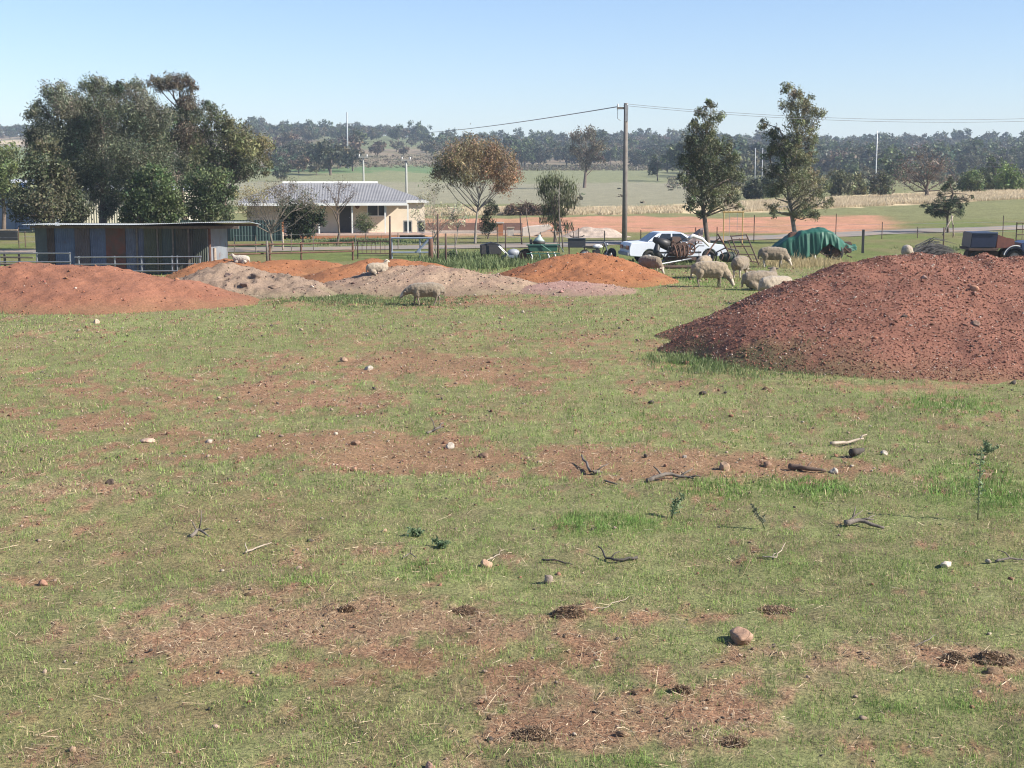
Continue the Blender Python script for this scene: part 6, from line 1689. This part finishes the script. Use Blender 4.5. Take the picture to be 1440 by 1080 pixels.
def stick(label, pts, r, mat, twigs=(), name='stick', cat='stick'):
    """pts: (px, py, lift) along the ground; twigs: (t, dx, dy, dz, r)"""
    P = []
    for px, py, l in pts:
        g = on_ground(px, py); P.append(Vector((g.x, g.y, g.z + l)))
    c = sum(P, Vector()) / len(P); c.z = min(p.z for p in P)
    # refine with a little crookedness
    rng = random.Random(int(pts[0][0] * 7 + pts[0][1]))
    Q = []
    L = (P[-1] - P[0]).length
    for a, b in zip(P[:-1], P[1:]):
        for i in range(4): Q.append(a.lerp(b, i / 4) - c + (Vector((rng.uniform(-1, 1), rng.uniform(-1, 1), rng.uniform(-.4, .6))) * L * .035 if i else Vector()))
    Q.append(P[-1] - c)
    n = len(Q)
    mb = MB(); mb.tube(Q, [r * .72 * (1 - .55 * i / (n - 1)) * rng.uniform(.88, 1.1) for i in range(n)], 8)
    o = mb.build(name, mat, None, smooth=True); o.location = c
    tag(o, label, cat)
    for t, dx, dy, dz, tr in twigs:
        q = Q[int(t * (n - 1))]; e = q + Vector((dx, dy, dz))
        MB().tube([q, q.lerp(e, .5) + Vector((rng.uniform(-.02, .02), 0, .015)), e], [tr * .8, tr * .6, tr * .3], 6).build('twig', mat, o, smooth=True)
    return o
stick('thick dark log end with a pale cut face on the right of the field', [(1198, 645, .07), (1214, 641, .07)], .085, surf('dark_log', (.07, .055, .045), (.04, .035, .03), 9, .9), name='log', cat='log')
stick('pale stripped branch lying just behind the dark log end', [(1168, 628, .04), (1190, 626, .05), (1214, 624, .07)], .04, PALEWOOD, [(.9, .12, .05, .06, .02)], 'branch', 'branch')
stick('flat brown log with a dark end on the red strip, far right', [(1110, 661, .05), (1135, 664, .05), (1162, 665, .03)], .06, surf('brown_log', (.16, .10, .07), (.09, .065, .05), 8, .9), [(.5, .1, .2, .05, .02)], 'log', 'log')
stick('grey knotted branch below the chunky stone', [(910, 680, .03), (935, 677, .06), (965, 678, .03), (975, 679, .02)], .042, DEADWOOD, [(.3, -.1, .1, .10, .02), (.6, .18, .1, .08, .02), (.8, .16, -.1, .04, .018)], 'branch', 'branch')
stick('dark stick with one end pointing up on the red strip, centre', [(843, 667, .03), (830, 668, .05), (818, 652, .10)], .036, DEADWOOD, [(.2, .18, .05, .10, .016)], 'branch', 'branch')
stick('short brown stick left of the knotted branch on the red strip', [(850, 678, .02), (868, 683, .02)], .022, DEADWOOD)
stick('forked dark stick with a tip in the air near the middle of the field', [(600, 611, .02), (612, 608, .04), (624, 605, .10)], .028, DEADWOOD, [(.5, -.1, .1, .22, .014), (.3, .2, .1, .05, .012)], 'branch', 'branch')
stick('small upright stub with dead roots in the left half of the field', [(268, 757, .02), (280, 752, .06), (294, 757, .02)], .03, DEADWOOD, [(.5, .03, 0, .22, .013), (.4, -.06, .05, .10, .012), (.7, .12, -.05, .03, .012)], 'root', 'root')
stick('short stick like a grey bone in the grass, left of centre', [(345, 777, .02), (360, 773, .03), (382, 769, .04)], .016, PALEWOOD, [(.2, -.03, .06, .07, .01)])
stick('little curled twig left of the stone with the dry twig', [(566, 788, .015), (577, 785, .04), (586, 789, .015)], .012, DEADWOOD, [(.5, .02, 0, .07, .007)])
stick('dry pale twig propped on the tan stone', [(676, 795, .01), (692, 790, .05), (708, 779, .05)], .009, PALEWOOD)
stick('straight dark stick lying in the grass right of the tan stone', [(762, 791, .02), (784, 793, .025), (805, 795, .015)], .018, surf('charred_stick', (.035, .03, .025), (.06, .05, .04), 9))
stick('dark stick with a raised forked end, right of the straight one', [(896, 789, .02), (870, 791, .03), (852, 788, .03), (841, 781, .09)], .024, surf('charred_branch', (.04, .033, .028), (.07, .06, .05), 9), [(.5, .1, .1, .05, .01)])
stick('bent pale twig in the grass below the sprig, right of centre', [(1072, 787, .02), (1092, 789, .03), (1104, 776, .08)], .012, PALEWOOD, [(.4, .05, .05, .03, .007)])
stick('weathered driftwood lump with dark splinters at the right', [(1188, 743, .05), (1207, 741, .07), (1243, 745, .03)], .05, DEADWOOD, [(.3, .05, .05, .16, .014), (.5, .16, -.05, .02, .02), (.7, .14, .1, .05, .012), (.1, .22, .1, .12, .012)], 'branch', 'branch')
stick('long pale straw stalk beside the dark hay clod in the foreground', [(826, 863, .02), (855, 860, .04), (884, 848, .06)], .007, PALEWOOD, name='stalk', cat='stalk')
stick('thin dark twig lying left of the dung heaps', [(1288, 912, .02), (1300, 908, .03), (1316, 902, .04)], .010, DEADWOOD)
stick('dry thin stick at the far right below the thistle', [(1400, 793, .02), (1420, 791, .03), (1442, 792, .02)], .02, DEADWOOD, [(.5, -.1, .1, .06, .01)])
def thistle(label, px, py, hpx, n, seed, lean=0, spread=.12, c=(.15, .21, .11)):
    g = on_ground(px, py); k = g.y / FOCAL
    h = hpx * k
    rng = np.random.default_rng(seed)
    root = empty('thistle', g, 0, label, 'weed')
    mb = MB(); L = []; D = []
    for s in range(n):
        b = Vector((rng.normal(0, .02), rng.normal(0, .02), 0)); t = Vector((rng.normal(0, spread) * h + lean * h, rng.normal(0, spread) * h, h * (1 if s == 0 else rng.uniform(.45, .9))))
        mb.tube([b - Vector((0, 0, .02)), b.lerp(t, .5) + Vector(rng.normal(0, .03, 3)) * h, t], [.008, .006, .003], 6)
        for q in np.linspace(.25, 1.0, int(12 + 16 * h)):
            for _ in range(2):
                p = b.lerp(t, q); a = rng.uniform(0, 6.28); l = rng.uniform(.03, .075) * (1.25 - .6 * q)
                for w in range(4): L.append((p.x + math.cos(a) * l * w / 3, p.y + math.sin(a) * l * w / 3, p.z + .02 * w / 3 + rng.normal(0, .004)))
    mb.build('stem', surf('weed_stem', (.12, .16, .08), (.10, .11, .06), 9), root, smooth=True)
    P = np.array(L); t = np.array(c)[None] * rng.uniform(.6, 1.5, (len(P), 1))
    V, F, T = leaf_quads(P, .034, .42, .15, rng, t)
    link('leaves', np_mesh('leaves', V, [F], T), LEAF, root)
thistle('tall single green thistle at the right side of the field', 1368, 732, 104, 1, 3)
thistle('small two stemmed green sprig in the grass right of centre', 944, 727, 34, 2, 4, .25, .14)
thistle('low faint sprig between the small sprig and the driftwood', 1075, 742, 34, 1, 6, 0, .2, (.14, .15, .10))
thistle('dark little weed on the right above the tall thistle', 1385, 640, 22, 4, 7, 0, .4)
thistle('dark low weed left of the sprig on the near grass', 585, 752, 13, 3, 8, 0, .4)
thistle('leafy weed patch in the short grass left of the tan stone', 622, 770, 11, 4, 9, 0, .6)

# ------------------------------------------------------------------ the air between here and the hills
def build_haze():
    mb = MB(); mb.box((0, 2080, 29.5), (12400, 4480, 67))
    m = bpy.data.materials.new('haze_air'); m.use_nodes = True
    N, L = m.node_tree.nodes, m.node_tree.links
    N.remove(N['Principled BSDF'])
    v = N.new('ShaderNodeVolumePrincipled')
    v.inputs['Color'].default_value = (.68, .82, 1.0, 1); v.inputs['Density'].default_value = .00027; v.inputs['Anisotropy'].default_value = 0.0
    L.new(v.outputs[0], N['Material Output'].inputs['Volume'])
    tag(mb.build('haze', m), kind='stuff')
build_haze()
